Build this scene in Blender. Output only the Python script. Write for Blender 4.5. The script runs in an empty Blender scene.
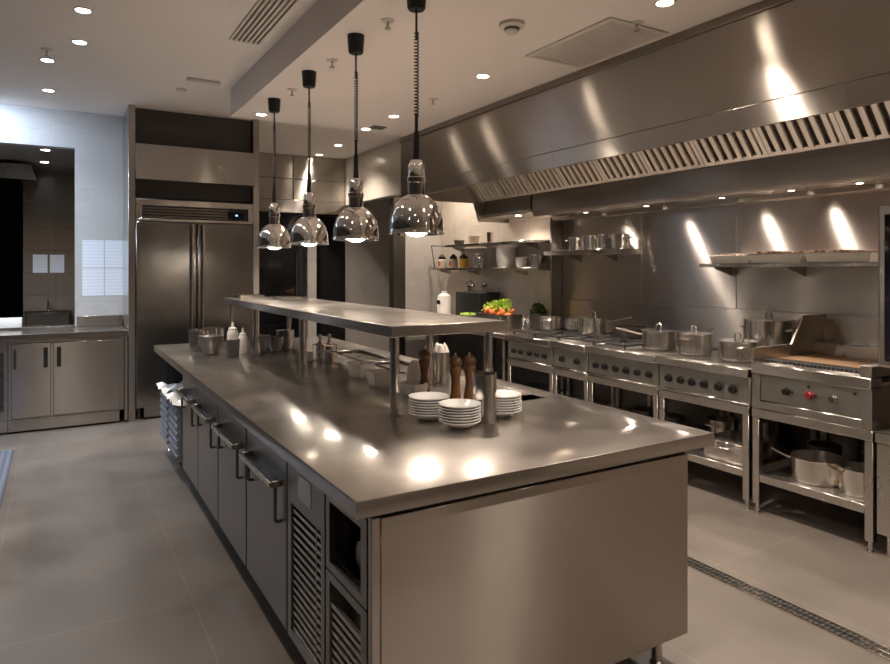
import bpy, bmesh, math, random
from mathutils import Vector, Matrix
random.seed(7)
PI = math.pi
SC = bpy.context.scene
COL = SC.collection

# ------------------------------------------------------------------ materials
def nodes(name):
    m = bpy.data.materials.new(name); m.use_nodes = True
    nt = m.node_tree; b = nt.nodes['Principled BSDF']
    return m, nt, b
def rgba(c): return (c[0], c[1], c[2], 1)
def plain(name, c, rough=.5, metal=0., spec=.5, emit=None, es=0., coat=0.):
    m, nt, b = nodes(name)
    b.inputs['Base Color'].default_value = rgba(c)
    b.inputs['Roughness'].default_value = rough
    b.inputs['Metallic'].default_value = metal
    b.inputs['Specular IOR Level'].default_value = spec
    b.inputs['Coat Weight'].default_value = coat
    if emit:
        b.inputs['Emission Color'].default_value = rgba(emit)
        b.inputs['Emission Strength'].default_value = es
    return m
def noise(nt, scale, detail=3, vec=None, stretch=None):
    n = nt.nodes.new('ShaderNodeTexNoise'); n.inputs['Scale'].default_value = scale
    n.inputs['Detail'].default_value = detail
    tc = nt.nodes.new('ShaderNodeTexCoord')
    src = tc.outputs['Object']
    if stretch:
        mp = nt.nodes.new('ShaderNodeMapping'); mp.inputs['Scale'].default_value = stretch
        nt.links.new(src, mp.inputs['Vector']); src = mp.outputs['Vector']
    nt.links.new(src, n.inputs['Vector'])
    return n
def ramp(nt, fac, a, b, lo=0., hi=1.):
    r = nt.nodes.new('ShaderNodeMapRange')
    r.inputs['From Min'].default_value = lo; r.inputs['From Max'].default_value = hi
    r.inputs['To Min'].default_value = a; r.inputs['To Max'].default_value = b
    nt.links.new(fac, r.inputs['Value']); return r.outputs['Result']
def mixcol(nt, fac, a, b):
    x = nt.nodes.new('ShaderNodeMix'); x.data_type = 'RGBA'
    x.inputs[6].default_value = rgba(a); x.inputs[7].default_value = rgba(b)
    nt.links.new(fac, x.inputs[0]); return x.outputs[2]
def steel(name, c=(.60, .565, .52), rough=.27, aniso=.75, grain=.05, wav=.05, stretch=(3, 3, 220), spots=.0, wavscale=1.3):
    """brushed stainless steel: horizontal grain, so highlights smear upright on standing faces"""
    m, nt, b = nodes(name); L = nt.links
    b.inputs['Metallic'].default_value = 1
    n1 = noise(nt, 1.0, 2, stretch=stretch)
    n2 = noise(nt, 2.2, 4)
    b.inputs['Anisotropic'].default_value = aniso
    mx = nt.nodes.new('ShaderNodeMath'); mx.operation = 'ADD'
    L.new(ramp(nt, n1.outputs['Fac'], -grain * .3, grain * .3, .3, .7), mx.inputs[0])
    L.new(ramp(nt, n2.outputs['Fac'], rough - .02 - spots, rough + .02 + spots, .2, .8), mx.inputs[1])
    L.new(mx.outputs[0], b.inputs['Roughness'])
    L.new(mixcol(nt, n2.outputs['Fac'], tuple(x * .96 for x in c), tuple(min(1, x * 1.03) for x in c)), b.inputs['Base Color'])
    if aniso > 0:
        g = nt.nodes.new('ShaderNodeNewGeometry'); s = nt.nodes.new('ShaderNodeSeparateXYZ')
        L.new(g.outputs['True Normal'], s.inputs[0])
        ab = nt.nodes.new('ShaderNodeMath'); ab.operation = 'ABSOLUTE'; L.new(s.outputs['Z'], ab.inputs[0])
        gt = nt.nodes.new('ShaderNodeMath'); gt.operation = 'GREATER_THAN'; gt.inputs[1].default_value = .75
        L.new(ab.outputs[0], gt.inputs[0])
        v = nt.nodes.new('ShaderNodeMix'); v.data_type = 'VECTOR'
        v.inputs[4].default_value = (0, 0, 1); v.inputs[5].default_value = (1, .001, 0)
        L.new(gt.outputs[0], v.inputs[0]); L.new(v.outputs[1], b.inputs['Tangent'])
    w = noise(nt, wavscale, 1)
    bp = nt.nodes.new('ShaderNodeBump'); bp.inputs['Strength'].default_value = wav; bp.inputs['Distance'].default_value = .12
    L.new(w.outputs['Fac'], bp.inputs['Height']); L.new(bp.outputs[0], b.inputs['Normal'])
    return m

M = {}
M['steel'] = steel('brushed_steel', (.49, .455, .42), .25, .95, grain=.0)
M['hood'] = steel('hood_steel', (.45, .41, .37), .29, 1.0, wav=.03, wavscale=.9, grain=0)
M['splash'] = steel('splash_steel', (.57, .53, .49), .31, 1.0, wav=.10, wavscale=1.1, grain=0)
M['fridge'] = steel('fridge_steel', (.36, .335, .31), .2, .0, grain=.0)
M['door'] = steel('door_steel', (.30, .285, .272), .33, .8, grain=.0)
M['end'] = steel('panel_steel', (.46, .415, .37), .30, 1.0, wav=.05, wavscale=3.2, grain=0)
def steel_top():
    m, nt, b = nodes('worktop_steel'); L = nt.links
    c = nt.nodes.new('ShaderNodeBsdfPrincipled')
    n = noise(nt, 2.2, 4); n2 = noise(nt, 5, 3)
    for q, lo, hi in ((b, .09, .14), (c, .28, .36)):
        q.inputs['Metallic'].default_value = 1; q.inputs['Base Color'].default_value = (.47, .432, .398, 1)
        L.new(ramp(nt, n2.outputs['Fac'], lo, hi, .3, .7), q.inputs['Roughness'])
    mx = nt.nodes.new('ShaderNodeMixShader'); L.new(ramp(nt, n.outputs['Fac'], .34, .56, .3, .7), mx.inputs[0])
    L.new(b.outputs[0], mx.inputs[1]); L.new(c.outputs[0], mx.inputs[2])
    w = noise(nt, 3.0, 1); bp = nt.nodes.new('ShaderNodeBump'); bp.inputs['Strength'].default_value = .012; bp.inputs['Distance'].default_value = .1
    L.new(w.outputs['Fac'], bp.inputs['Height']); L.new(bp.outputs[0], b.inputs['Normal']); L.new(bp.outputs[0], c.inputs['Normal'])
    L.new(mx.outputs[0], nt.nodes['Material Output'].inputs['Surface'])
    return m
M['top'] = steel_top()
M['range'] = steel('range_steel', (.54, .505, .465), .27, .8, grain=0)
M['panel'] = steel('control_steel', (.50, .495, .45), .30, .6, grain=0)
M['pot'] = steel('pot_steel', (.84, .80, .755), .17, .9, wav=.0, grain=0)
M['chrome'] = plain('chrome', (.78, .75, .72), .07, 1)
M['bright'] = plain('polished_steel', (.70, .66, .62), .16, 1)
M['dark_steel'] = plain('dark_steel', (.16, .15, .14), .4, 1)
M['cornice'] = plain('cornice_steel', (.30, .265, .235), .4, .9)
M['filter'] = plain('filter_steel', (.80, .74, .67), .28, 1)
M['black'] = plain('black_plastic', (.012, .011, .011), .45)
M['iron'] = plain('cast_iron', (.02, .019, .018), .55)
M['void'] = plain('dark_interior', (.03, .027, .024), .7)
M['glass_black'] = plain('black_glass', (.008, .008, .010), .06)
M['white'] = plain('white_china', (.62, .61, .595), .18, coat=.3)
M['plastic_white'] = plain('white_plastic', (.86, .83, .78), .35)
M['enamel'] = plain('cream_enamel', (.86, .81, .73), .25)
M['paper'] = None
M['red'] = plain('red_plastic', (.22, .02, .02), .4)
M['cloth'] = plain('white_cloth', (.78, .75, .70), .9)
M['ceil'] = plain('ceiling_paint', (.74, .70, .67), .85)
M['soffit'] = plain('soffit_paint', (.78, .72, .68), .85)
M['bulk'] = plain('bulkhead_gloss', (.60, .56, .50), .18)
M['lamp'] = plain('lamp_glow', (1, .9, .8), .5, emit=(1, .86, .68), es=22)
M['lamp_dim'] = plain('lamp_glow_dim', (1, .9, .8), .5, emit=(1, .86, .68), es=5)
M['lamp_cool'] = plain('lamp_glow_cool', (1, 1, 1), .5, emit=(.88, .93, 1), es=22)
M['bulb'] = plain('heat_bulb', (1, .9, .8), .5, emit=(1, .90, .76), es=26)
M['vent_white'] = plain('vent_paint', (.60, .56, .51), .6)
M['vent_dark'] = plain('vent_dark', (.14, .125, .11), .8)
M['green'] = plain('lettuce_green', (.42, .58, .09), .5)
M['herb'] = plain('herb_green', (.085, .13, .03), .6)
M['orange'] = plain('carrot_orange', (.75, .21, .05), .5)
M['yellow'] = plain('mustard_yellow', (.62, .36, .05), .4)
M['label_red'] = plain('label_red', (.42, .10, .07), .5)
M['jar'] = plain('jar_glass', (.62, .53, .42), .15)
M['blue_film'] = plain('plastic_film', (.20, .215, .26), .3)
M['mat_rubber'] = None
M['screen'] = plain('screen', (.01, .012, .02), .1)
M['screen_lit'] = plain('screen_lit', (.02, .05, .1), .2, emit=(.35, .6, 1), es=1.5)
M['bowl_steel'] = plain('bowl_steel', (.30, .295, .29), .3, .85)
M['basin'] = plain('basin_steel', (.24, .22, .20), .45, .4)
M['food'] = plain('cooked_food', (.10, .055, .03), .7)
M['mesh_grease'] = plain('grill_deposit', (.21, .12, .055), .6)
M['oil'] = plain('oil_amber', (.5, .28, .05), .2)

def wood():
    m, nt, b = nodes('turned_wood')
    n = noise(nt, 8, 4, stretch=(4, 4, .6))
    nt.links.new(mixcol(nt, n.outputs['Fac'], (.085, .034, .013), (.22, .10, .042)), b.inputs['Base Color'])
    b.inputs['Roughness'].default_value = .3
    return m
M['wood'] = wood()
def tile(name, c1, c2, mortar, w, h, rough, off=(0, 0, 0), ms=.004, axis='XZ', bumpy=.1, nsc=1.4):
    m, nt, b = nodes(name); L = nt.links
    tc = nt.nodes.new('ShaderNodeTexCoord'); sp = nt.nodes.new('ShaderNodeSeparateXYZ'); L.new(tc.outputs['Object'], sp.inputs[0])
    cb = nt.nodes.new('ShaderNodeCombineXYZ'); L.new(sp.outputs[axis[0]], cb.inputs[0]); L.new(sp.outputs[axis[1]], cb.inputs[1])
    mp = nt.nodes.new('ShaderNodeMapping'); mp.inputs['Location'].default_value = off; L.new(cb.outputs[0], mp.inputs['Vector'])
    br = nt.nodes.new('ShaderNodeTexBrick'); L.new(mp.outputs[0], br.inputs['Vector'])
    br.offset = 0; br.inputs['Scale'].default_value = 1
    br.inputs['Brick Width'].default_value = w; br.inputs['Row Height'].default_value = h
    br.inputs['Mortar Size'].default_value = ms; br.inputs['Mortar Smooth'].default_value = .1
    br.inputs['Color1'].default_value = rgba(c1); br.inputs['Color2'].default_value = rgba(c2); br.inputs['Mortar'].default_value = rgba(mortar)
    n = noise(nt, nsc, 5)
    mx = nt.nodes.new('ShaderNodeMix'); mx.data_type = 'RGBA'; mx.blend_type = 'MULTIPLY'; mx.inputs[0].default_value = 1
    L.new(br.outputs['Color'], mx.inputs[6])
    L.new(mixcol(nt, n.outputs['Fac'], (1 - bumpy * 2,) * 3, (1 + bumpy,) * 3), mx.inputs[7])
    L.new(mx.outputs[2], b.inputs['Base Color'])
    L.new(ramp(nt, n.outputs['Fac'], rough - .07, rough + .09, .3, .7), b.inputs['Roughness'])
    return m
M['floor'] = tile('floor_tile', (.158, .136, .118), (.150, .130, .113), (.20, .174, .150), .8125, 1.0, .36, off=(-.55 + .8125 * 3, -.245 + 3, 0), ms=.004, axis='XY', bumpy=.24, nsc=2.0)
M['wall_tile'] = tile('wall_tile', (.50, .475, .445), (.49, .467, .44), (.45, .425, .40), .6, .3, .28, axis='XZ', bumpy=.04)
M['wall_tile_y'] = tile('wall_tile_side', (.58, .52, .45), (.57, .51, .44), (.46, .42, .36), .6, .3, .3, axis='YZ', bumpy=.04)
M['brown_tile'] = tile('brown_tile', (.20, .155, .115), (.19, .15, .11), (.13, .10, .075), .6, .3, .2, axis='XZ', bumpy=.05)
M['room'] = plain('room_paint', (.19, .17, .15), .8)
M['room_left'] = plain('room_paint_left', (.10, .098, .095), .6)
M['bay'] = plain('bay_board', (.06, .052, .046), .7)
M['room_dark'] = plain('room_paint_dark', (.13, .12, .11), .7)
def paper():
    m, nt, b = nodes('printed_paper')
    tc = nt.nodes.new('ShaderNodeTexCoord')
    w = nt.nodes.new('ShaderNodeTexWave'); w.bands_direction = 'Z'; w.inputs['Scale'].default_value = 9; w.inputs['Distortion'].default_value = .6
    nt.links.new(tc.outputs['Object'], w.inputs['Vector'])
    r = nt.nodes.new('ShaderNodeValToRGB'); r.color_ramp.elements[0].position = .0; r.color_ramp.elements[1].position = .35
    r.color_ramp.elements[0].color = (.66, .68, .71, 1); r.color_ramp.elements[1].color = (.76, .78, .82, 1)
    nt.links.new(w.outputs['Fac'], r.inputs[0]); nt.links.new(r.outputs[0], b.inputs['Base Color'])
    b.inputs['Roughness'].default_value = .6
    return m
M['paper'] = paper()
def striped():
    m, nt, b = nodes('striped_mat')
    tc = nt.nodes.new('ShaderNodeTexCoord')
    w = nt.nodes.new('ShaderNodeTexWave'); w.bands_direction = 'X'; w.inputs['Scale'].default_value = 7
    nt.links.new(tc.outputs['Object'], w.inputs['Vector'])
    nt.links.new(mixcol(nt, w.outputs['Fac'], (.07, .08, .115), (.14, .155, .20)), b.inputs['Base Color'])
    b.inputs['Roughness'].default_value = .9
    return m
M['mat_rubber'] = striped()

# ------------------------------------------------------------------ geometry helpers
def B(): return bmesh.new()
def bx(bm, x0, x1, y0, y1, z0, z1, bev=0., seg=1):
    r = bmesh.ops.create_cube(bm, size=1)
    vs = r['verts']
    bmesh.ops.scale(bm, vec=(x1 - x0, y1 - y0, z1 - z0), verts=vs)
    bmesh.ops.translate(bm, vec=((x0 + x1) / 2, (y0 + y1) / 2, (z0 + z1) / 2), verts=vs)
    if bev:
        es = list({e for v in vs for e in v.link_edges})
        bmesh.ops.bevel(bm, geom=es, offset=bev, segments=seg, affect='EDGES', profile=.5)
    return bm
def lathe(bm, prof, cx=0, cy=0, cz=0, seg=28, close=False):
    rings = []
    for r, z in prof:
        if r <= 1e-6: rings.append([bm.verts.new((cx, cy, cz + z))])
        else: rings.append([bm.verts.new((cx + r * math.cos(2 * PI * i / seg), cy + r * math.sin(2 * PI * i / seg), cz + z)) for i in range(seg)])
    pairs = list(zip(rings, rings[1:]))
    if close: pairs.append((rings[-1], rings[0]))
    for a, b in pairs:
        for i in range(seg):
            j = (i + 1) % seg
            if len(a) == 1 and len(b) == 1: continue
            if len(a) == 1: bm.faces.new((a[0], b[i], b[j]))
            elif len(b) == 1: bm.faces.new((a[i], a[j], b[0]))
            else: bm.faces.new((a[i], a[j], b[j], b[i]))
    return bm
def cyl(bm, r, z0, z1, cx=0, cy=0, seg=20):
    return lathe(bm, [(0, z0), (r, z0), (r, z1), (0, z1)], cx, cy, 0, seg)
def cylx(bm, r, x0, x1, cy, cz, seg=16, r2=None):
    a = []; r2 = r if r2 is None else r2
    for x, rr in ((x0, r), (x1, r2)):
        a.append([bm.verts.new((x, cy + rr * math.cos(2 * PI * i / seg), cz + rr * math.sin(2 * PI * i / seg))) for i in range(seg)])
    for i in range(seg):
        j = (i + 1) % seg; bm.faces.new((a[0][i], a[0][j], a[1][j], a[1][i]))
    bm.faces.new(a[0]); bm.faces.new(a[1]); return bm
def tube(bm, pts, r, seg=8, closed=False, caps=True):
    pts = [Vector(p) for p in pts]; n = len(pts); rings = []
    up = None
    for i, p in enumerate(pts):
        if closed: t = (pts[(i + 1) % n] - pts[i - 1]).normalized()
        else: t = (pts[min(i + 1, n - 1)] - pts[max(i - 1, 0)]).normalized()
        if up is None:
            up = t.cross(Vector((0, 0, 1)))
            if up.length < 1e-3: up = t.cross(Vector((1, 0, 0)))
            up.normalize()
        up = (up - t * up.dot(t))
        up = up.normalized() if up.length > 1e-6 else t.orthogonal().normalized()
        s = t.cross(up)
        rr = r[i] if isinstance(r, (list, tuple)) else r
        rings.append([bm.verts.new(p + (up * math.cos(2 * PI * k / seg) + s * math.sin(2 * PI * k / seg)) * rr) for k in range(seg)])
    m = n if closed else n - 1
    for i in range(m):
        a, b = rings[i], rings[(i + 1) % n]
        for k in range(seg):
            l = (k + 1) % seg; bm.faces.new((a[k], a[l], b[l], b[k]))
    if caps and not closed: bm.faces.new(rings[0]); bm.faces.new(rings[-1])
    return bm
def prism(bm, poly, axis, a, b):
    """extrude polygon: axis 'Y' poly=(x,z); axis 'X' poly=(y,z); axis 'Z' poly=(x,y)"""
    def P(u, v, w):
        return {'Y': (u, w, v), 'X': (w, u, v), 'Z': (u, v, w)}[axis]
    A = [bm.verts.new(P(u, v, a)) for u, v in poly]; Bv = [bm.verts.new(P(u, v, b)) for u, v in poly]
    n = len(poly)
    for i in range(n):
        j = (i + 1) % n; bm.faces.new((A[i], A[j], Bv[j], Bv[i]))
    bm.faces.new(A); bm.faces.new(Bv[::-1]); return bm
def obj(name, bm, mat, parent=None, loc=(0, 0, 0), rotz=0, smooth=True):
    bmesh.ops.recalc_face_normals(bm, faces=bm.faces)
    me = bpy.data.meshes.new(name); bm.to_mesh(me); bm.free()
    me.materials.append(M[mat] if isinstance(mat, str) else mat)
    if smooth:
        for p in me.polygons: p.use_smooth = True
        me.set_sharp_from_angle(angle=math.radians(38))
    o = bpy.data.objects.new(name, me); COL.objects.link(o)
    o.location = loc; o.rotation_euler = (0, 0, rotz)
    if parent: o.parent = parent
    return o
def tag(o, label, cat, group=None):
    o['label'] = label; o['category'] = cat
    if group: o['group'] = group
    return o
def thing(name, label, cat, loc=(0, 0, 0), rotz=0, group=None):
    o = bpy.data.objects.new(name, None); COL.objects.link(o)
    o.empty_display_size = .05
    o.location = loc; o.rotation_euler = (0, 0, rotz)
    return tag(o, label, cat, group)
def struct(name, bm, mat):
    o = obj(name, bm, mat); o['kind'] = 'structure'; return o
def dup(root, loc, rotz, label, group=None):
    r = root.copy(); COL.objects.link(r); r.location = loc; r.rotation_euler = (0, 0, rotz); r['label'] = label
    if group: r['group'] = group
    for ch in list(root.children):
        c = ch.copy(); COL.objects.link(c); c.parent = r
        for g in list(ch.children):
            d = g.copy(); COL.objects.link(d); d.parent = c
    return r
def light(kind, name, loc, power, col, size=.05, rot=(0, 0, 0), spot=None, blend=.6, parent=None, sy=None):
    l = bpy.data.lights.new(name, kind); l.energy = power; l.color = col
    if kind == 'AREA':
        l.size = size
        if sy: l.shape = 'RECTANGLE'; l.size_y = sy
    else: l.shadow_soft_size = size
    if spot: l.spot_size = math.radians(spot); l.spot_blend = blend
    o = bpy.data.objects.new(name, l); COL.objects.link(o); o.location = loc; o.rotation_euler = rot
    if parent: o.parent = parent
    return o
WARM = (1, .85, .715); COOL = (.72, .85, 1)

CZ, SZ = 3.22, 2.97           # upper ceiling and dropped soffit heights
XR, XL, YB, YN = 4.66, -2.7, 8.0, -2.6

# ------------------------------------------------------------------ room shell
struct('floor', bx(B(), XL - .1, 5.4, YN - .1, 13.2, -.1, 0), 'floor')
b = B(); bx(b, XL - .1, 5.4, YN - .1, 13.2, CZ, CZ + .1)
struct('ceiling', b, 'ceil')
struct('soffit', bx(B(), 1.40, XR, YN, 6.29, SZ, CZ), 'soffit')
# back wall on the left with the pass opening
b = B()
bx(b, XL, .173, YB, YB + .12, 2.83, CZ); bx(b, XL, -1.5, YB, YB + .12, 0, 2.83); bx(b, -1.5, .173, YB, YB + .12, 0, .93)
bx(b, .173, 2.02, YB, YB + .12, 0, CZ)
struct('wall_back', b, 'wall_tile')
struct('wall_left', bx(B(), XL - .1, XL, YN, 13.1, 0, CZ), 'room_left')
struct('wall_rear', bx(B(), XL, XR, YN - .1, YN, 0, CZ), 'room')
struct('wall_right', bx(B(), XR, XR + .1, YN, 8.12, 0, CZ), 'wall_tile_y')
struct('wall_far', bx(B(), 1.95, 5.4, 9.8, 9.9, 0, CZ), 'wall_tile')
struct('wall_corridor', bx(B(), 1.95, 2.05, 8.12, 9.8, 0, CZ), 'room_dark')
struct('wall_passage', bx(B(), 5.3, 5.4, 8.12, 9.8, 0, CZ), 'wall_tile_y')
struct('wall_end', bx(B(), 4.10, XR, YB, YB + .12, 0, CZ), 'wall_tile')
struct('trim_1', bx(B(), 3.92, 4.10, YB - .01, YB + .13, 0, 2.52, .004), 'dark_steel')
struct('bulkhead', bx(B(), 3.80, 3.92, 6.41, 9.8, 2.52, CZ, .003), 'bulk')
# the room seen through the pass opening
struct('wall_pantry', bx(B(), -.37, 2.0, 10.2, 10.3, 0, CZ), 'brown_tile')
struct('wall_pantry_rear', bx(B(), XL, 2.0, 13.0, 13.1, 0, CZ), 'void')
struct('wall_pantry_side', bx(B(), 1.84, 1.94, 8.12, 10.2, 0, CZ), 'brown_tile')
b = B()
for z0, z1 in ((.93, .955),): bx(b, -1.5, .173, YB - .02, YB + .16, z0, z1, .004)
struct('window_sill', b, 'bright')

struct('ceiling_pantry', bx(B(), XL, 1.84, 8.121, 10.2, 2.845, 2.90), 'room')
# ------------------------------------------------------------------ floor things
b = B()
bx(b, 2.835, 2.845, 0, 5.6, .0005, .006); bx(b, 2.873, 2.885, 0, 5.6, .0005, .006); bx(b, 2.913, 2.923, 0, 5.6, .0005, .006)
dr = thing('floor_drain', 'long narrow slotted steel drain channel in the floor right of the island', 'floor drain', (0, 0, 0))
obj('frame', b, 'bright', dr)
obj('channel', bx(B(), 2.845, 2.913, 0, 5.6, .0003, .0012), 'void', dr)
b = B(); y = .01
while y < 5.6:
    bx(b, 2.845, 2.874, y, y + .007, .001, .005); bx(b, 2.882, 2.913, y, y + .007, .001, .005); y += .024
obj('grate', b, 'dark_steel', dr)
tag(obj('floor_mat', bx(B(), -1.1, -.31, 4.6, 6.7, .0005, .012, .004), 'mat_rubber'), 'dark blue striped rubber mat on the floor at the left edge', 'mat')

# ------------------------------------------------------------------ left counter with doors
Yc = 7.37
ct = thing('steel_worktop', 'steel worktop with backsplash under the pass opening and wall papers', 'worktop', (0, 0, 0))
obj('top', bx(B(), XL + .02, .628, Yc - .03, YB - .022, .885, .935, .004), 'top', ct)
obj('upstand', bx(B(), .19, .625, YB - .026, YB - .004, .935, 1.05, .003), 'steel', ct)
cab = thing('base_cabinet', 'two-door steel base cabinet under the worktop left of the tall fridge', 'cabinet', (0, 0, 0))
b = B(); bx(b, -.385, .59, Yc + .02, YB - .02, .13, .88); bx(b, .595, .625, Yc, YB - .02, .02, .88, .002); bx(b, -.385, .59, Yc - .0, Yc + .02, .85, .885)
obj('body', b, 'steel', cab)
obj('plinth', bx(B(), -.385, .55, Yc + .01, Yc + .03, .02, .13), 'steel', cab)
for x0, x1, hx in ((-.36, -.045, -.085), (-.02, .555, .025)):
    d = obj('door', bx(B(), x0, x1, Yc - .012, Yc + .018, .145, .845, .004), 'steel', cab)
    obj('handle', bx(B(), hx - .018, hx + .018, Yc - .016, Yc - .0115, .61, .80, .002), 'black', d)
    if x0 < -.2: obj('handle', bx(B(), -.345, -.318, Yc - .016, Yc - .0115, .61, .80, .002), 'dark_steel', d)
cb2 = thing('counter_refrigerator', 'steel under-counter unit with black louvre grille at the left picture edge', 'cabinet', (0, 0, 0))
obj('body', bx(B(), -1.6, -.39, Yc + .02, YB - .02, .13, .88), 'steel', cb2)
b = B()
for i in range(16): bx(b, -.62, -.42, Yc - .002, Yc + .019, .22 + i * .035, .22 + i * .035 + .022)
obj('grille', b, 'dark_steel', cb2)
obj('plinth', bx(B(), -1.6, -.39, Yc + .01, Yc + .03, .02, .13), 'steel', cb2)
# things on/at the wall
spots = [(.24, 1.565), (.455, 1.565), (.24, 1.262), (.455, 1.262)]
for (x, z), w in zip(spots, ('upper left', 'upper right', 'lower left', 'lower right')):
    tag(obj('paper_sheet', bx(B(), 0, .205, -.003, 0, 0, .295), 'paper', loc=(x, YB, z)), 'white printed sheet on the wall, %s of the block of four beside the fridge' % w, 'paper', 'sheets on the wall')
for x, w in ((-.262, 'left'), (-.07, 'right')):
    tag(obj('paper_sheet', bx(B(), 0, .165, -.003, 0, 0, .24), 'paper', loc=(x, 10.2, 1.50)), '%s of two small white notices on the brown wall behind the pass' % w, 'paper', 'notices on the brown wall')
t = thing('hand_basin', 'small steel basin with tap against the brown wall behind the pass', 'basin', (-.09, 9.985, 0))
b = B(); bx(b, -.24, .24, -.19, .19, .78, .99, .01); obj('bowl', b, 'bright', t)
obj('rim', bx(B(), -.26, .26, -.2, .2, .99, 1.02, .005), 'chrome', t)
obj('pedestal', bx(B(), -.12, .12, -.05, .19, 0, .78), 'dark_steel', t)
obj('tap', tube(B(), [(0, .12, 1.02), (0, .12, 1.16), (0, .06, 1.19), (0, 0, 1.16)], .012), 'chrome', t)
t = thing('extractor_canopy', 'brown-grey metal canopy hanging in the dim room behind the pass', 'hood', (0, 0, 0))
b = B(); prism(b, [(-1.9, 2.62), (-.2, 2.62), (-.26, 2.80), (-1.9, 2.80)], 'Y', 9.3, 10.15); obj('shell', b, 'range', t)
obj('duct', bx(B(), -1.2, -.9, 9.6, 9.9, 2.80, 2.844), 'range', t)
t = thing('pantry_shelf', 'dark open shelf unit seen through the left of the pass', 'shelf', (0, 0, 0))
b = B()
for x in (-1.9, -.75): bx(b, x, x + .04, 11.0, 11.4, 0, 2.1)
obj('post', b, 'dark_steel', t)
for z in (.7, 1.2, 1.65): obj('board', bx(B(), -1.9, -.71, 11.0, 11.4, z, z + .03), 'dark_steel', t)
for k, (x, z, nm) in enumerate(((-.80, 1.23, 'white round bowl on the middle board of the dark shelf'), (-.95, 1.68, 'pale bowl on the top board of the dark shelf'))):
    tag(obj('bowl', lathe(B(), [(0, 0), (.06, 0), (.12, .09), (.11, .09), (.05, .012), (0, .012)]), 'white', loc=(x, 11.15, z)), nm, 'bowl')

tag(obj('storage_box', bx(B(), -.50, -.30, 7.93, 8.10, .956, 1.05, .008, 2), 'plastic_white'), 'low white plastic box on the sill at the left of the pass', 'box')
# ------------------------------------------------------------------ tall fridge in its bay
b = B(); bx(b, .632, .695, Yc, YB - .01, 0, CZ - .002, .002)
tag(obj('side_panel', b, 'steel'), 'tall narrow steel side panel left of the double fridge', 'panel')
tag(obj('side_panel', bx(B(), 1.885, 1.95, Yc, YB - .01, 0, CZ - .002, .002), 'steel'), 'tall narrow steel side panel right of the double fridge', 'panel')
fr = thing('refrigerator', 'tall double-door stainless refrigerator with control strip on top', 'refrigerator', (0, 0, 0))
obj('body', bx(B(), .71, 1.87, Yc + .05, YB - .02, .12, 2.27), 'fridge', fr)
b = B(); bx(b, .70, 1.88, Yc, Yc + .05, 2.045, 2.075, .003); bx(b, .70, 1.88, Yc, Yc + .05, 2.205, 2.27, .003); bx(b, .70, .76, Yc, Yc + .05, 2.075, 2.205); bx(b, 1.83, 1.88, Yc, Yc + .05, 2.075, 2.205)
g = obj('top_grille', b, 'steel', fr)
b = B(); bx(b, .76, 1.83, Yc + .03, Yc + .049, 2.075, 2.205)
obj('grille_back', b, 'void', g)
b = B()
for i in range(4): bx(b, .765, 1.62, Yc + .01, Yc + .03, 2.085 + i * .03, 2.10 + i * .03)
obj('louvre', b, 'fridge', g)
dsp = obj('display', bx(B(), 1.61, 1.80, Yc + .004, Yc + .03, 2.10, 2.17, .002), 'screen', g)
tx = bpy.data.curves.new('readout', 'FONT')
for x0, x1, hx in ((.70, 1.283, 1.235), (1.297, 1.88, 1.345)):
    d = obj('door', bx(B(), x0, x1, Yc - .005, Yc + .048, .15, 2.035, .006), 'fridge', fr)
    b = B(); tube(b, [(hx, Yc - .05, .74), (hx, Yc - .05, 2.02)], .013, 10)
    for z in (.80, 1.96): tube(b, [(hx, Yc - .05, z), (hx, Yc - .004, z)], .009, 8)
    obj('handle', b, 'bright', d)
bpy.data.curves.remove(tx)
obj('indicator', bx(B(), 1.695, 1.715, Yc + .0025, Yc + .0042, 2.128, 2.142), 'screen_lit', dsp) if False else obj('indicator', bx(B(), 1.695, 1.715, Yc + .0025, Yc + .0042, 2.128, 2.142), 'screen_lit', g)
obj('kick_plate', bx(B(), .78, 1.88, Yc + .04, Yc + .06, .02, .145), 'fridge', fr)
b = B()
for x in (.74, 1.84): cyl(b, .025, 0, .12, x, Yc + .12)
obj('feet', b, 'dark_steel', fr)
fl = thing('flap_panel', 'wide plain steel flap panel tipped forward above the refrigerator', 'panel', (0, 0, 0))
b = B(); prism(b, [(Yc - .10, 2.46), (Yc - .085, 2.455), (Yc + .02, 2.83), (Yc + .005, 2.835)], 'X', .6955, 1.8845)
obj('flap', b, 'steel', fl)
b = B(); prism(b, [(Yc - .085, 2.455), (Yc + .02, 2.455), (Yc + .02, 2.83)], 'X', 1.862, 1.868); prism(b, [(Yc - .085, 2.455), (Yc + .02, 2.455), (Yc + .02, 2.83)], 'X', .705, .711)
obj('cheek', b, 'bright', fl)
tag(obj('bay_back', bx(B(), .70, 1.88, Yc + .12, Yc + .14, 2.30, CZ - .002), 'bay'), 'dark recessed board closing the bay above the flap panel', 'panel')

# ------------------------------------------------------------------ far corridor beyond the fridge
for x0, x1, w in ((2.10, 2.98, 'left'), (2.985, 3.79, 'right')):
    c = thing('wall_cabinet', '%s brushed steel overhead cupboard above the dark glass doors' % w, 'cabinet', (0, 0, 0), 0, 'overhead cupboards on the far wall')
    obj('body', bx(B(), x0, x1, 9.42, 9.79, 2.56, CZ - .003), 'steel', c)
    obj('door', bx(B(), x0 + .005, x1 - .005, 9.40, 9.42, 2.56, 2.86, .003), 'steel', c); obj('door', bx(B(), x0 + .005, x1 - .005, 9.40, 9.42, 2.87, CZ - .01, .003), 'steel', c)
tag(obj('pelmet', bx(B(), 2.06, 3.79, 9.38, 9.79, 2.37, 2.555, .003), 'steel'), 'pale steel band running under the overhead cupboards', 'panel')
c = thing('wine_cooler', 'tall black glass-fronted cooler with bottles right of the fridge bay', 'cooler', (0, 0, 0))
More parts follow.
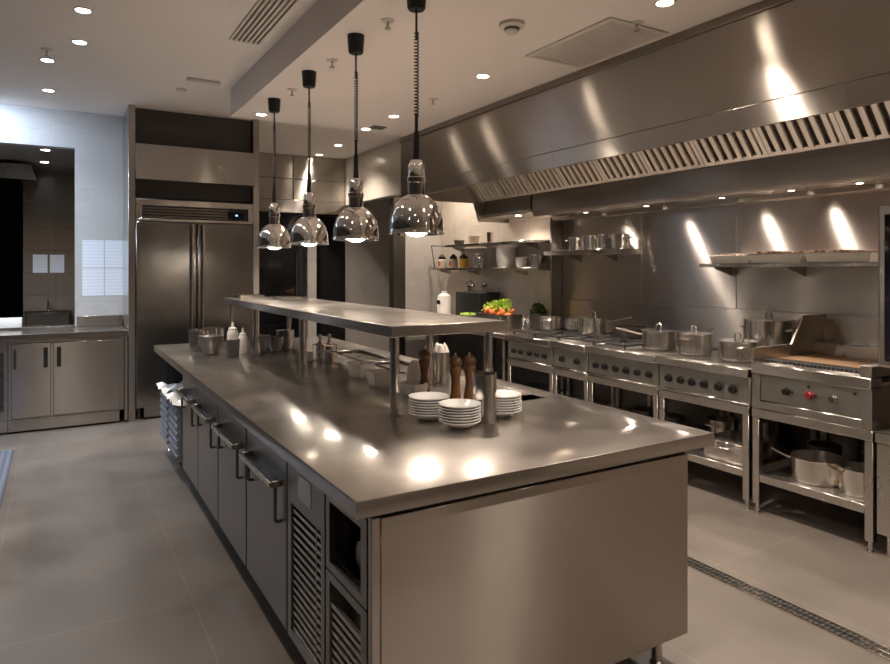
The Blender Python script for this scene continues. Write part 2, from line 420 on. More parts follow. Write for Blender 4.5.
obj('body', bx(B(), 2.10, 3.09, 9.46, 9.79, .02, 2.36), 'black', c)
d = obj('door', bx(B(), 2.12, 3.07, 9.42, 9.455, .75, 2.34, .004), 'glass_black', c)
obj('handle', tube(B(), [(3.03, 9.39, 1.1), (3.03, 9.39, 1.8)], .012), 'bright', d)
obj('lower_door', bx(B(), 2.12, 3.07, 9.42, 9.455, .06, .74, .004), 'glass_black', c)
tag(obj('door_post', bx(B(), 3.25, 3.39, 9.55, 9.79, 0, 2.365, .003), 'wall_tile'), 'pale upright post between the black cooler and the dark door', 'post')
struct('door_1', bx(B(), 3.40, 3.93, 9.74, 9.79, 0, 2.365, .004), 'glass_black')
struct('trim_2', bx(B(), 3.10, 3.245, 9.74, 9.79, 0, 2.365), 'void')

# ------------------------------------------------------------------ ISLAND
X0, X1, Y0, Y1 = .72, 2.25, 1.705, 6.10
wells = [(3.66, 4.16), (4.25, 4.86)]
it = thing('island_worktop', 'long scratched stainless steel island worktop with sunken wells', 'worktop', (0, 0, 0))
b = B(); zt, zb = .90, .85
hx0, hx1 = 1.86, 2.08; ky0, ky1 = 2.60, 2.72
def plate(x0, x1, y0, y1): bx(b, x0, x1, y0, y1, zb, zt)
ys = [Y0, ky0, ky1, wells[0][0], wells[0][1], wells[1][0], wells[1][1], Y1]
# one flat slab with rectangular cut-outs, built as a grid of cells sharing vertices
xs = [X0, hx0, hx1, 2.13, X1]
b = B(); vt = {}
def gv(i, j, z):
    k = (i, j, z)
    if k not in vt: vt[k] = b.verts.new((xs[i], ys[j], z))
    return vt[k]
def hole(i, j): return (i == 1 and j in (3, 5)) or (i in (1, 2) and j == 1)
ni, nj = len(xs) - 1, len(ys) - 1
for i in range(ni):
    for j in range(nj):
        if hole(i, j): continue
        b.faces.new([gv(i, j, zt), gv(i + 1, j, zt), gv(i + 1, j + 1, zt), gv(i, j + 1, zt)])
        b.faces.new([gv(i, j, zb), gv(i, j + 1, zb), gv(i + 1, j + 1, zb), gv(i + 1, j, zb)])
        for (di, dj, a, c) in ((-1, 0, (i, j), (i, j + 1)), (1, 0, (i + 1, j), (i + 1, j + 1)), (0, -1, (i, j), (i + 1, j)), (0, 1, (i, j + 1), (i + 1, j + 1))):
            q, r = i + di, j + dj
            if not (0 <= q < ni and 0 <= r < nj) or hole(q, r):
                b.faces.new([gv(*a, zt), gv(*c, zt), gv(*c, zb), gv(*a, zb)])
bmesh.ops.recalc_face_normals(b, faces=b.faces)
es = [e for e in b.edges if len(e.link_faces) == 2 and e.link_faces[0].normal.dot(e.link_faces[1].normal) < .5 and all(v.co.z > .89 for v in e.verts)]
bmesh.ops.bevel(b, geom=es, offset=.004, segments=2, affect='EDGES', profile=.5)
obj('top', b, 'top', it)
b = B()
for (a, c, x1, x0) in ((wells[0][0], wells[0][1], hx1, hx0), (wells[1][0], wells[1][1], hx1, hx0), (ky0, ky1, 2.13, hx0)):
    bb = B(); z0 = .80 if c < 3 else .889
    for f in (((x0, a), (x1, a)), ((x1, a), (x1, c)), ((x1, c), (x0, c)), ((x0, c), (x0, a))):
        (p, q), (r, s) = f
        bb.faces.new([bb.verts.new(v) for v in ((p, q, .898), (r, s, .898), (r, s, z0), (p, q, z0))])
    bb.faces.new([bb.verts.new(v) for v in ((x0, a, z0), (x1, a, z0), (x1, c, z0), (x0, c, z0))])
    w = obj('basin', bb, 'basin' if c < 3 else 'range', it)
    if c > 3:
        bb = B(); r = .012
        for q in ((x0 - r, x0 + .004, a - r, c + r), (x1 - .004, x1 + r, a - r, c + r)): bx(bb, *q, .9, .908, .002)
        for q in ((x0 - r, x1 + r, a - r, a + .004), (x0 - r, x1 + r, c - .004, c + r)): bx(bb, *q, .9, .908, .002)
        obj('basin_rim', bb, 'bright', w)
b.free()
XF = .775; XB = 1.80
def shell(bm, y0, y1, xf=XF + .025, z0=.13, z1=.846, t=.012):
    bx(bm, xf, XB, y0 + .001, y0 + t, z0, z1); bx(bm, xf, XB, y1 - t, y1 - .001, z0, z1)
    bx(bm, xf, XB, y0 + t, y1 - t, z0, z0 + t); bx(bm, xf, XB, y0 + t, y1 - t, z1 - t, z1); bx(bm, XB - .012, XB, y0 + t, y1 - t, z0 + t, z1 - t)
# end panel
ep = thing('end_panel', 'broad brushed steel end panel of the island facing the viewer', 'panel', (0, 0, 0))
obj('panel', bx(B(), .805, 2.12, 1.725, 1.745, .13, .832, .003), 'end', ep)
obj('corner_post', bx(B(), .775, .802, 1.722, 1.748, .13, .836, .002), 'end', ep)
obj('gap_shade', bx(B(), .815, 2.11, 1.735, 1.745, .832, .849), 'void', ep)  # dark strip painting the shade in the gap under the worktop
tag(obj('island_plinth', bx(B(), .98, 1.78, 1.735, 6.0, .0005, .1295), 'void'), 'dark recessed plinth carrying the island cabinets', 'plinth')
tag(obj('rear_panel', bx(B(), 2.10, 2.12, 1.746, 6.03, .13, .846, .002), 'door'), 'long steel panel closing the cooking-aisle side of the island', 'panel')
# feet under the island
for x, y, w in ((2.03, 1.80, 'near right'), (.84, 1.80, 'near left'), (.84, 6.02, 'far left'), (2.03, 6.02, 'far right')):
    f = tag(obj('adjustable_foot', lathe(B(), [(0, 0), (.028, 0), (.028, .012), (.02, .02), (.02, .129), (0, .129)]), 'range', loc=(x, y, 0)), 'round steel adjustable foot under the %s corner of the island' % w, 'foot', 'feet of the island')
# open bay over grille
u = thing('compressor_unit', 'island unit with open dark bay above a grille, nearest the viewer', 'cabinet', (0, 0, 0))
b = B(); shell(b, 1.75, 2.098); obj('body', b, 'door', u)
b = B()
def frame(bm, y0, y1, z0, z1, wy0, wy1, wz0, wz1, xf=XF, t=.025):
    bx(bm, xf, xf + t, y0, wy0, z0, z1); bx(bm, xf, xf + t, wy1, y1, z0, z1); bx(bm, xf, xf + t, wy0, wy1, z0, wz0); bx(bm, xf, xf + t, wy0, wy1, wz1, z1)
frame(b, 1.758, 2.092, .56, .822, 1.80, 2.06, .585, .785)
frame(b, 1.758, 2.092, .135, .552, 1.80, 2.06, .17, .525)
obj('face_frame', b, 'door', u)
obj('shade_sheet', bx(B(), 1.15, 1.17, 1.765, 2.08, .145, .83), 'void', u)  # dark sheet that colours the depth of the bay as shade
b = B()
bx(b, XF + .004, XF + .02, 1.80, 2.06, .44, .455)
for i in range(9): bx(b, XF + .006, XF + .014, 1.80, 2.06, .175 + i * .0295, .175 + i * .0295 + .013)
obj('grille', b, 'range', u)
b = B(); bx(b, .87, 1.06, 1.84, 2.03, .575, .69, .02, 2); cylx(b, .05, .83, .87, 1.92, .64); bx(b, XF + .06, XF + .07, 1.77, 2.08, .145, .55)
obj('compressor', b, 'range', u)
# louvre panel
u = thing('louvre_cabinet', 'island cabinet with full louvre front and blank label plate', 'cabinet', (0, 0, 0))
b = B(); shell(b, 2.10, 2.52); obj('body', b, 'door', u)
b = B(); frame(b, 2.106, 2.512, .135, .822, 2.14, 2.47, .17, .655); bx(b, XF + .001, XF + .02, 2.135, 2.47, .655, .82)
obj('front', b, 'door', u)
b = B()
for i in range(16): bx(b, XF + .006, XF + .014, 2.14, 2.47, .175 + i * .0298, .175 + i * .0298 + .013)
bx(b, XF + .006, XF + .016, 2.20, 2.206, .17, .655)
obj('louvre', b, 'range', u)
obj('shade_sheet', bx(B(), XF + .05, XF + .06, 2.12, 2.50, .145, .83), 'void', u)  # dark sheet standing in for the shade between the slats
obj('label_plate', bx(B(), XF - .002, XF + .001, 2.24, 2.38, .70, .79, .001), 'steel', u)
# four door cabinets
names = ['second unit past the louvre grille', 'x']
ords = ['nearest the viewer, beside the louvre grille', 'second from the louvre grille', 'third from the louvre grille', 'farthest, beside the crates']
yy = [2.522, 3.16, 3.79, 4.39, 4.99]
for k in range(4):
    y0, y1 = yy[k], yy[k + 1]
    u = thing('island_cabinet', 'grey steel island door cabinet with ledge handle, %s' % ords[k], 'cabinet', (0, 0, 0), 0, 'door cabinets of the island')
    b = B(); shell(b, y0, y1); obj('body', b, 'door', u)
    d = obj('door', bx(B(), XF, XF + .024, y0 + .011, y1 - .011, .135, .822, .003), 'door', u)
    b = B(); a, c = y0 + .045, y1 - .10; pr_ = .058
    # ledge handle: U-shaped rail standing off the door
    bx(b, XF - pr_, XF - pr_ + .014, a, c, .692, .716, .003); bx(b, XF - pr_ + .014, XF - .0005, a, a + .018, .692, .716, .002); bx(b, XF - pr_ + .014, XF - .0005, c - .018, c, .692, .716, .002)
    obj('handle', b, 'range', d)
    obj('finger_plate', bx(B(), XF - pr_ + .014, XF - .0005, a + .018, c - .018, .684, .692), 'door', d)
    for yy_, z_ in ((y0 + .085, .54), (y1 - .13, .59)):
        b = B(); tube(b, [(XF - .022, yy_, .682), (XF - .022, yy_, z_ + .004), (XF - .018, yy_, z_), (XF - .001, yy_, z_)], .007)
        obj('latch', b, 'dark_steel', d)
# open end bay
u = thing('open_bay', 'open end bay of the island holding two plastic crates', 'cabinet', (0, 0, 0))
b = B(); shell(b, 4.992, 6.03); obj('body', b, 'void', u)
for y, w in ((5.28, 'nearer'), (5.76, 'farther')):
    c = thing('crate', '%s blue-grey slotted crate with crumpled film on top in the open bay' % w, 'crate', (.745, y, .15), 0, 'crates in the island bay')
    b = B(); bx(b, .02, .42, -.22, .22, 0, .40, .006); obj('box', b, 'blue_film', c)
    b = B()
    for i in range(7): bx(b, .005, .022, -.20, .20, .02 + i * .054, .05 + i * .054, .003)
    obj('slats', b, 'blue_film', c)
    b = B(); n = 9; gr = [[b.verts.new((-.02 + .4 * i / n, -.235 + .47 * j / n, .41 + random.uniform(0, .05))) for j in range(n + 1)] for i in range(n + 1)]
    for i in range(n):
        for j in range(n): b.faces.new((gr[i][j], gr[i + 1][j], gr[i + 1][j + 1], gr[i][j + 1]))
    obj('film', b, 'plastic_white', c, smooth=False)

# ------------------------------------------------------------------ overshelf
ov = thing('overshelf', 'raised steel pass shelf on round posts standing on the island', 'shelf', (0, 0, 0))
obj('board', bx(B(), 1.25, 1.86, 2.57, 5.87, 1.252, 1.302, .003), 'top', ov)
for x, y in ((1.285, 2.61), (1.275, 3.83), (1.275, 4.92), (1.275, 5.70), (1.79, 2.62), (1.80, 3.22), (1.80, 5.40), (1.80, 5.80)):
    b = B(); cyl(b, .021, .906, 1.252, x, y); cyl(b, .034, .9005, .907, x, y)
    obj('post', b, 'bright', ov)

# ------------------------------------------------------------------ heat lamps
ords = ['farthest of the four', 'second farthest of the four', 'second nearest of the four', 'nearest and largest-looking of the four']
proto = None
YL = [5.46, 4.58, 3.72, 2.94]
for k, y in enumerate(YL):
    lab = 'chrome dome heat lamp on black coiled cord, %s' % ords[k]
    if proto is None:
        h = proto = thing('heat_lamp', lab, 'heat lamp', (1.57, y, 1.725), 0, 'heat lamps over the pass shelf')
        zc = SZ - 1.725
        obj('canopy', lathe(B(), [(0, zc - .11), (.040, zc - .11), (.046, zc - .10), (.052, zc - .01), (.052, zc - .0005), (0, zc - .0005)], seg=24), 'black', h)
        b = B(); tube(b, [(0, 0, zc - .10), (0, 0, zc - .26)], .006)
        pts = []; n = 26
        for i in range(n * 10 + 1):
            a = 2 * PI * i / 10; f = i / (n * 10)
            rr = .0105
            pts.append((rr * math.cos(a), rr * math.sin(a), zc - .22 - f * (zc - .22 - .60)))
        tube(b, pts, .0036, 5); tube(b, [(0, 0, .61), (0, 0, .50)], .009); tube(b, [(0, 0, .52), (0, 0, .36)], [.013, .018])
        obj('cord', b, 'black', h)
        obj('neck', lathe(B(), [(0, .375), (.030, .375), (.036, .36), (.042, .345), (.042, .29), (.048, .285), (.048, .262), (.043, .257), (.043, .205), (.030, .198), (0, .198)], seg=28), 'chrome', h)
        prof = [(.142, 0), (.140, .004), (.137, .03), (.133, .075), (.122, .12), (.100, .162), (.070, .188), (.045, .200), (.020, .202)]
        inner = [(r - .004, z - .003) for r, z in reversed(prof)]; inner[-1] = (.137, 0)
        obj('shade', lathe(B(), prof + inner, seg=40), 'chrome', h)
        obj('bulb', lathe(B(), [(0, -.012), (.03, -.008), (.055, .006), (.062, .03), (.05, .07), (.025, .11), (.02, .19), (0, .19)], seg=24), 'bulb', h)
    else:
        dup(proto, (1.57, y, 1.725), 0, lab)
    light('SPOT', 'heat_lamp_light', (1.57, y, 1.70), 6, (1, .84, .66), .05, spot=125, blend=.7)

# ------------------------------------------------------------------ things on the island
# plates
def plate_mesh():
    b = B(); lathe(b, [(0, 0), (.040, 0), (.042, .004), (.062, .014), (.084, .0265), (.0875, .029), (.0865, .032), (.082, .031), (.06, .0185), (.04, .009), (0, .008)], seg=40); return b
pr = None
nth = ['bottom', 'second from the bottom', 'third from the bottom', 'fourth from the bottom', 'fifth from the bottom', 'middle upper', 'third from the top', 'second from the top', 'top']
def ordn(i, n):
    t = n - 1 - i
    return ['topmost', 'second from the top', 'third from the top', 'fourth from the top', 'fifth from the top', 'sixth from the top', 'lowest'][t]
for (x, y, n, w) in ((1.395, 2.50, 7, 'rear left stack beside the shelf post'), (1.43, 2.30, 7, 'front stack'), (1.70, 2.38, 7, 'right stack behind the steel canister')):
    for i in range(n):
        dx, dy = random.uniform(-.0015, .0015), random.uniform(-.0015, .0015)
        lab = 'white china plate, %s in the %s' % (ordn(i, n), w)
        z = .9008 + i * .0112
        if pr is None:
            pr = tag(obj('plate', plate_mesh(), 'white', loc=(x, y, z)), lab, 'plate', 'plates in the ' + w)
        else:
            q = pr.copy(); COL.objects.link(q); q.location = (x + dx, y + dy, z); q['label'] = lab; q['group'] = 'plates in the ' + w
def can(name, label, cat, loc, r, h, mat, t=.003, taper=1., lipr=0., seg=32):
    o = thing(name, label, cat, loc)
    prof = [(0, 0), (r * taper, 0), (r, h - .004), (r + lipr, h), (r - t, h), (r * taper - t, .006), (0, .006)]
    obj('body', lathe(B(), prof, seg=seg), mat, o); return o
c = can('utensil_canister', 'tall cylindrical steel canister between the plate stacks', 'canister', (1.573, 2.33, .9005), .052, .205, 'bright')
tag(obj('spoon', tube(B(), [(0, 0, .008), (.034, -.01, .228)], .004), 'bright', loc=(1.573, 2.33, .9005)), 'thin spoon handle sticking out of the steel canister', 'spoon')
def mill(label, loc, s=1.):
    o = thing('pepper_mill', label, 'pepper mill', loc, 0, 'wooden mills beside the plates')
    obj('body', lathe(B(), [(0, 0), (.031, 0), (.032, .012), (.028, .03), (.022, .07), (.020, .10), (.024, .135), (.030, .16), (.030, .175), (.022, .182), (0, .182)], seg=28), 'wood', o)
    obj('head', lathe(B(), [(0, .183), (.026, .183), (.033, .196), (.033, .206), (.026, .219), (.012, .227), (0, .228)], seg=28), 'wood', o)
    obj('finial', lathe(B(), [(0, .228), (.006, .229), (.007, .238), (.004, .245), (0, .246)], seg=14), 'chrome', o)
    return o
mill('left brown wooden pepper mill behind the front plates', (1.655, 2.70, .9005))
mill('right brown wooden pepper mill, just left of the steel canister', (1.735, 2.70, .9005))
mill('wooden mill half hidden behind the shelf post', (1.66, 3.02, .9005))
c = can('towel_canister', 'steel canister stuffed with white cloths behind the pepper mills', 'canister', (1.90, 3.26, .9005), .052, .175, 'bright')
b = B()
for i in range(6):
    a = i * 1.05; lathe(b, [(0, .14), (.022, .15), (.024, .185), (.012, .205 + .02 * random.random()), (0, .21 + .02 * random.random())], .024 * math.cos(a), .024 * math.sin(a), 0, 9)
tag(obj('cloth', b, 'cloth', loc=(1.90, 3.26, .9005)), 'bundle of white cloths in the steel canister', 'cloth')
tag(obj('pitcher', lathe(B(), [(0, 0), (.045, 0), (.05, .03), (.05, .09), (.042, .125), (.030, .15), (.018, .16), (0, .162)], seg=28), 'plastic_white', loc=(1.66, 3.12, .9005)), 'rounded white container standing beside the shallow white tub', 'container')
def tub(label, loc, w, d, h, rz):
    o = thing('food_tub', label, 'tub', loc, rz, 'white tubs along the island')
    b = B(); t = .006
    def ring(s, z): return [(-w / 2 * s, -d / 2 * s, z), (w / 2 * s, -d / 2 * s, z), (w / 2 * s, d / 2 * s, z), (-w / 2 * s, d / 2 * s, z)]
    L = [ring(.86, 0), ring(1, h), ring(1.06, h), ring(1.06, h - .006)]
    I = [ring(.93, h), ring(.80, .008)]
    V = [[b.verts.new(p) for p in r] for r in L]; W = [[b.verts.new(p) for p in r] for r in I]
    def br(a, c):
        for i in range(4): b.faces.new((a[i], a[(i + 1) % 4], c[(i + 1) % 4], c[i]))
    b.faces.new(V[0]); br(V[0], V[3]); br(V[3], V[2]); br(V[2], W[0]); br(W[0], W[1]); b.faces.new(W[1])
    b.verts.ensure_lookup_table()
    for v in V[1]: b.verts.remove(v)
    bmesh.ops.bevel(b, geom=[e for e in b.edges if abs((e.verts[0].co - e.verts[1].co).normalized().z) > .6], offset=.012, segments=3, affect='EDGES')
    obj('tray', b, 'plastic_white', o)
    obj('contents', bx(B(), -w * .43, w * .43, -d * .43, d * .43, h * .55, h * .62), 'cloth', o)
    return o
tub('square white tub farthest back, left of the sunken wells', (1.585, 3.68, .9005), .115, .15, .085, .1)
tub('square white tub in the middle, left of the near shelf post', (1.56, 3.35, .9005), .115, .15, .078, -.05)
tub('shallow white tub nearest the plates, right of the shelf post', (1.60, 3.02, .9005), .10, .13, .06, .05)
# condiment caddy and jars
c = thing('condiment_caddy', 'small wire caddy with tall handles on the island near the far tubs', 'caddy', (1.655, 4.49, .9005))
b = B()
for s in (-.07, .07):
    tube(b, [(s, -.05, .004), (s, -.05, .11), (s, .05, .11), (s, .05, .004)], .004)
tube(b, [(-.07, -.05, .11), (.07, -.05, .11)], .004); tube(b, [(-.07, .05, .11), (.07, .05, .11)], .004); bx(b, -.075, .075, -.055, .055, .001, .006)
obj('rack', b, 'bright', c)
for k, (x, y, w) in enumerate(((-.035, 0, 'left'), (.035, 0, 'right'))):
    o = thing('cruet', 'slim steel cruet, %s of two in the wire caddy' % w, 'cruet', (1.655 + x, 4.49 + y, .908), 0, 'cruets in the caddy')
    obj('bottle', lathe(B(), [(0, 0), (.026, 0), (.027, .10), (.012, .13), (0, .13)], seg=18), 'bright', o); obj('stopper', lathe(B(), [(0, .13), (.008, .135), (.014, .155), (.012, .172), (0, .178)], seg=14), 'chrome', o)
for k, (x, y, r, h, w) in enumerate(((1.615, 4.28, .05, .085, 'ridged steel sugar pot in front of the wire caddy'), (1.555, 4.52, .026, .06, 'small white ramekin left of the wire caddy'), (1.63, 4.38, .024, .05, 'second small ramekin between caddy and sugar pot'))):
    can('ramekin' if k else 'sugar_pot', w, 'pot', (x, y, .9005), r, h, 'white' if k else 'bright', .003, .85)
# bowls at the far end
def bowls(label, loc, r, h, n, mat, grp):
    for i in range(n):
        b = lathe(B(), [(0, 0), (r * .55, 0), (r * .72, h * .25), (r * .97, h), (r, h + .003), (r * .94, h + .001), (r * .68, h * .28), (r * .5, .006), (0, .006)], seg=32)
        tag(obj('mixing_bowl', b, mat, loc=(loc[0], loc[1], loc[2] + i * .017)), label + (', %s of its stack' % ['lowest', 'second lowest', 'third lowest', 'fourth lowest', 'fifth lowest'][i] if n > 1 else ''), 'bowl', grp)
bowls('steel bowl left of the white squeeze bottle', (1.02, 5.25, .9005), .092, .10, 3, 'bowl_steel', 'bowls left of the bottle')
bowls('steel bowl right of the squeeze bottle behind the post', (1.36, 5.12, .9005), .08, .08, 4, 'bowl_steel', 'bowls right of the bottle')
bowls('small steel bowl between the far shelf posts', (1.50, 5.18, .9005), .065, .075, 3, 'bowl_steel', 'bowls between the posts')
bowls('steel bowl at the far right of the island bowls', (1.60, 5.25, .9005), .075, .10, 4, 'bowl_steel', 'far right bowls')
can('bain_marie_pot', 'straight steel pot holding the white squeeze bottle', 'pot', (1.125, 4.99, .9005), .052, .13, 'bowl_steel', .003, .88)
def squeeze(label, loc, r=.04, h=.19):
    o = thing('squeeze_bottle', label, 'bottle', loc, 0, 'white squeeze bottles')
    obj('bottle', lathe(B(), [(0, 0), (r * .94, 0), (r, .01), (r, h * .87), (r * .84, h * .97), (r * .72, h), (0, h)], seg=24), 'plastic_white', o)
    obj('nozzle', lathe(B(), [(0, h), (r * .75, h), (r * .75, h + .015), (r * .33, h + .022), (.004, h + .06), (0, h + .06)], seg=18), 'plastic_white', o)
squeeze('white squeeze bottle standing in the straight steel pot', (1.125, 4.99, .908))
squeeze('smaller white squeeze bottle right behind the first one', (1.235, 5.14, .9005), .034, .14)
for k, (x, y, w) in enumerate(((.98, 5.50, 'dented steel pan behind the left bowls'), (1.12, 5.62, 'steel pan at the far end of the island'))):
    can('steam_pan', w, 'pan', (x, y, .9005), .08, .17, 'bright', .003, .9, .006)
# small bright pans on the overshelf? two bright stamped trays
for x, y, w in ((1.40, 5.62, 'far end of the pass shelf'), (1.58, 5.05, 'middle of the pass shelf')):
    o = thing('steel_tray', 'shallow shiny steel tray lying at the %s' % w, 'tray', (x, y, 1.303))
    b = B(); bx(b, -.10, .10, -.13, .13, 0, .004); bx(b, -.10, -.096, -.13, .13, .004, .03); bx(b, .096, .10, -.13, .13, .004, .03); bx(b, -.096, .096, -.13, -.126, .004, .03); bx(b, -.096, .096, .126, .13, .004, .03)
    obj('pan', b, 'bright', o)

# ------------------------------------------------------------------ COOKING LINE
XC = 3.82; XW = 4.62
def stand(label, y0, y1, closed=False):
    s = thing('equipment_stand', label, 'stand', (0, 0, 0), 0, 'steel stands under the cooking line')
    obj('top_frame', bx(B(), XC - .005, XW, y0 + .003, y1 - .003, .612, .669, .003), 'range', s)
    for x in (XC, XW - .045):
        for y in (y0 + .004, y1 - .049):
            l = obj('leg', bx(B(), x, x + .042, y, y + .045, .06, .612, .003), 'range', s)
            obj('foot', lathe(B(), [(0, 0), (.018, 0), (.020, .008), (.013, .012), (.013, .06), (0, .06)], x + .021, y + .0225, 0, 14), 'bright', l)
    b = B(); bx(b, XC + .012, XW, y0 + .05, y1 - .05, .245, .256); bx(b, XC + .003, XC + .02, y0 + .05, y1 - .05, .205, .256, .003)
    obj('shelf', b, 'range', s)
    b = B(); bx(b, XW - .012, XW - .004, y0 + .05, y1 - .05, .256, .612)
    obj('back_sheet', b, 'dark_steel', s)
    return s
stand('open steel stand with pans on its shelf under the charbroiler', 1.89, 2.618)
stand('open steel stand with a pale box under the six-knob plate range', 2.635, 3.37)
stand('open steel stand under the middle six-knob range', 3.375, 4.115)
stand('narrow open steel stand under the two-knob unit', 4.12, 4.565)
stand('open steel stand under the far five-knob range', 4.57, 5.255)

def knob(bm, y, z, r=.021, x=XC - .0):
    r *= 1.25; cylx(bm, r * 1.15, x + .001, x - .006, y, z, 18); cylx(bm, r, x - .006, x - .028, y, z, 18, r * .85); bx(bm, x - .036, x - .026, y - .004, y + .004, z - r * .85, z + r * .85)
def range_unit(label, y0, y1, knobs, kind):
    r = thing('cooking_range', label, 'range', (0, 0, 0), 0, 'ranges of the cooking line')
    obj('body', bx(B(), XC + .02, XW, y0, y1, .671, .853), 'range', r)
    p = obj('control_panel', bx(B(), XC + .002, XC + .02, y0 + .004, y1 - .004, .69, .85, .003), 'panel', r)
    for y in knobs:
        b = B(); knob(b, y, .762, .020, XC + .002); obj('knob', b, 'black', p)
    obj('drip_rail', bx(B(), XC - .012, XC + .02, y0 + .004, y1 - .004, .672, .686, .003), 'steel', r)
    obj('hob', bx(B(), XC - .04, XW, y0, y1, .855, .913, .006), 'steel', r)
    if kind == 'gas':
        n = max(1, round((y1 - y0) / .36)); ya = y0
        if y0 < 3.5:
            n = 1; y0 = 3.76
            obj('hot_plate', bx(B(), XC + .04, XW - .06, ya + .03, 3.74, .9135, .917, .002), 'dark_steel', r)
        for i in range(n):
            for j, xc in enumerate((4.05, 4.40)):
                yc = y0 + (i + .5) * (y1 - y0) / n; hw = (y1 - y0) / n / 2 - .012
                b = B(); z = .945
                for q in (-hw, hw): bx(b, xc - .165, xc + .165, yc + q - .006, yc + q + .006, z - .012, z)
                for q in (-.16, .16): bx(b, xc + q - .006, xc + q + .006, yc - hw, yc + hw, z - .012, z)
                for a in range(6):
                    t = a * PI / 3 + .3; dx, dy = math.cos(t), math.sin(t)
                    tube(b, [(xc + dx * .05, yc + dy * .05, z - .002), (xc + dx * .15, yc + dy * min(.15, hw), z - .004)], .006, 6)
                for sx in (-.16, .16):
                    for sy in (-hw, hw): bx(b, xc + sx - .006, xc + sx + .006, yc + sy - .006, yc + sy + .006, .9135, z)
                g = obj('burner_grate', b, 'iron', r)
                b = B(); lathe(b, [(0, .914), (.06, .914), (.055, .926), (.035, .930), (.03, .936), (0, .936)], xc, yc, 0, 20)
                obj('burner', b, 'iron', g)
    else:
        obj('hot_plate', bx(B(), XC + .04, XW - .06, y0 + .03, y1 - .03, .9135, .917, .002), 'dark_steel', r)
    return r
range_unit('plate range with six black knobs next to the charbroiler', 2.625, 3.368, [2.752, 2.86, 2.975, 3.075, 3.17, 3.275], 'plate')
range_unit('gas range with six black knobs in the middle of the line', 3.372, 4.116, [3.46, 3.575, 3.69, 3.80, 3.92, 4.02], 'gas')
range_unit('narrow gas unit with only two knobs', 4.12, 4.566, [4.25, 4.44], 'gas')
range_unit('far gas range with five knobs before the prep table', 4.57, 5.25, [4.68, 4.79, 4.90, 5.03, 5.14], 'gas')
# prep table beyond
t = thing('prep_table', 'steel prep table with vegetables at the far end of the cooking line', 'table', (0, 0, 0))
obj('top', bx(B(), XC - .02, XR - .012, 5.26, 7.9, .86, .91, .004), 'steel', t)
for x in (XC, XW - .05):
    for y in (5.30, 6.6, 7.84):
        obj('leg', bx(B(), x, x + .04, y, y + .04, 0, .86), 'range', t)
obj('shelf', bx(B(), XC, XW, 5.345, 7.84, .25, .28), 'dark_steel', t)
obj('back_sheet', bx(B(), XW, XW + .01, 5.30, 7.88, .28, .86), 'dark_steel', t)

# charbroiler
g = thing('charbroiler', 'steel charbroiler grill with splash guards, red and grey knobs', 'grill', (0, 0, 0))
y0, y1 = 1.895, 2.612
obj('body', bx(B(), XC + .015, XW, y0, y1, .671, .90), 'range', g)
p = obj('control_panel', bx(B(), XC - .003, XC + .015, 1.955, 2.555, .727, .885, .002), 'panel', g)
b = B(); bx(b, XC - .008, XC + .015, y0, 1.953, .671, .90, .002); bx(b, XC - .008, XC + .015, 2.557, y1, .671, .90, .002); bx(b, XC - .008, XC + .015, 1.953, 2.557, .671, .722, .003)
obj('front_frame', b, 'range', g)
obj('front_ledge', bx(B(), XC - .02, XC + .10, y0, y1, .888, .957, .006), 'steel', g)
for y, m in ((2.382, 'black'), (2.24, 'red'), (2.10, 'bright')):
    b = B(); knob(b, y, .808, .017, XC - .003); obj('knob', b, m, p)
for y, z in ((2.345, .808), (2.205, .808), (2.245, .856), (1.985, .858)):
    b = B(); cylx(b, .008, XC - .003, XC - .010, y, z, 12); obj('pilot_button', b, 'black', p)
b = B(); prism(b, [(XC - .01, .90), (XC - .01, 1.05), (4.22, 1.05), (4.36, 1.235), (XW, 1.235), (XW, .90)], 'Y', 2.598, 2.612)
obj('side_guard', b, 'range', g)
b = B(); bx(b, XW - .02, XW, y0, 2.597, .90, 1.235); bx(b, 4.48, XW - .02, y0, 2.597, 1.03, 1.045); bx(b, 4.48, 4.49, y0, 2.597, .97, 1.03)
obj('back_guard', b, 'range', g)
obj('corner_block', bx(B(), XC - .012, 4.2, y0, 1.955, .958, 1.02, .003), 'steel', g)
b = B()
for i in range(25):
    y = 1.97 + i * .0258; bx(b, XC + .10, 4.05, y - .008, y + .008, .935, .972, .003)
for x in (3.95, 4.2, 4.44): bx(b, x, x + .012, 1.99, 2.595, .935, .945)
obj('grate', b, 'iron', g)
obj('char_deposit', bx(B(), 4.052, 4.47, 1.97, 2.592, .945, .971, .003), 'mesh_grease', g)
obj('drip_tray', bx(B(), XC + .10, 4.47, 1.99, 2.59, .905, .915), 'iron', g)

# combi oven at right edge
o = thing('combi_oven', 'tall steel oven with black glass door at the right picture edge', 'oven', (0, 0, 0))
obj('body', bx(B(), 3.80, 4.60, .95, 1.865, 1.02, 1.895, .02, 3), 'range', o)
d = obj('door', bx(B(), 3.785, 3.799, .97, 1.822, 1.06, 1.84, .004), 'glass_black', o)
obj('handle', tube(B(), [(3.74, 1.05, 1.15), (3.74, 1.05, 1.75)], .014), 'bright', d)
b = B()
for x in (3.86, 4.54):
    for y in (1.0, 1.80): cyl(b, .025, .672, 1.02, x, y)
obj('foot', b, 'dark_steel', o)
c = thing('oven_cabinet', 'closed steel base cabinet under the oven at the right edge', 'cabinet', (0, 0, 0))
obj('body', bx(B(), XC + .0, XW, .93, 1.875, .12, .61, .002), 'range', c)
obj('top', bx(B(), XC - .01, XW, .93, 1.88, .612, .67, .003), 'range', c)
obj('door', bx(B(), XC - .018, XC - .001, .96, 1.80, .15, .60, .003), 'steel', c)
b = B()
for x in (3.87, 4.56):
    for y in (.98, 1.83): cyl(b, .018, 0, .12, x, y)
obj('feet', b, 'bright', c)

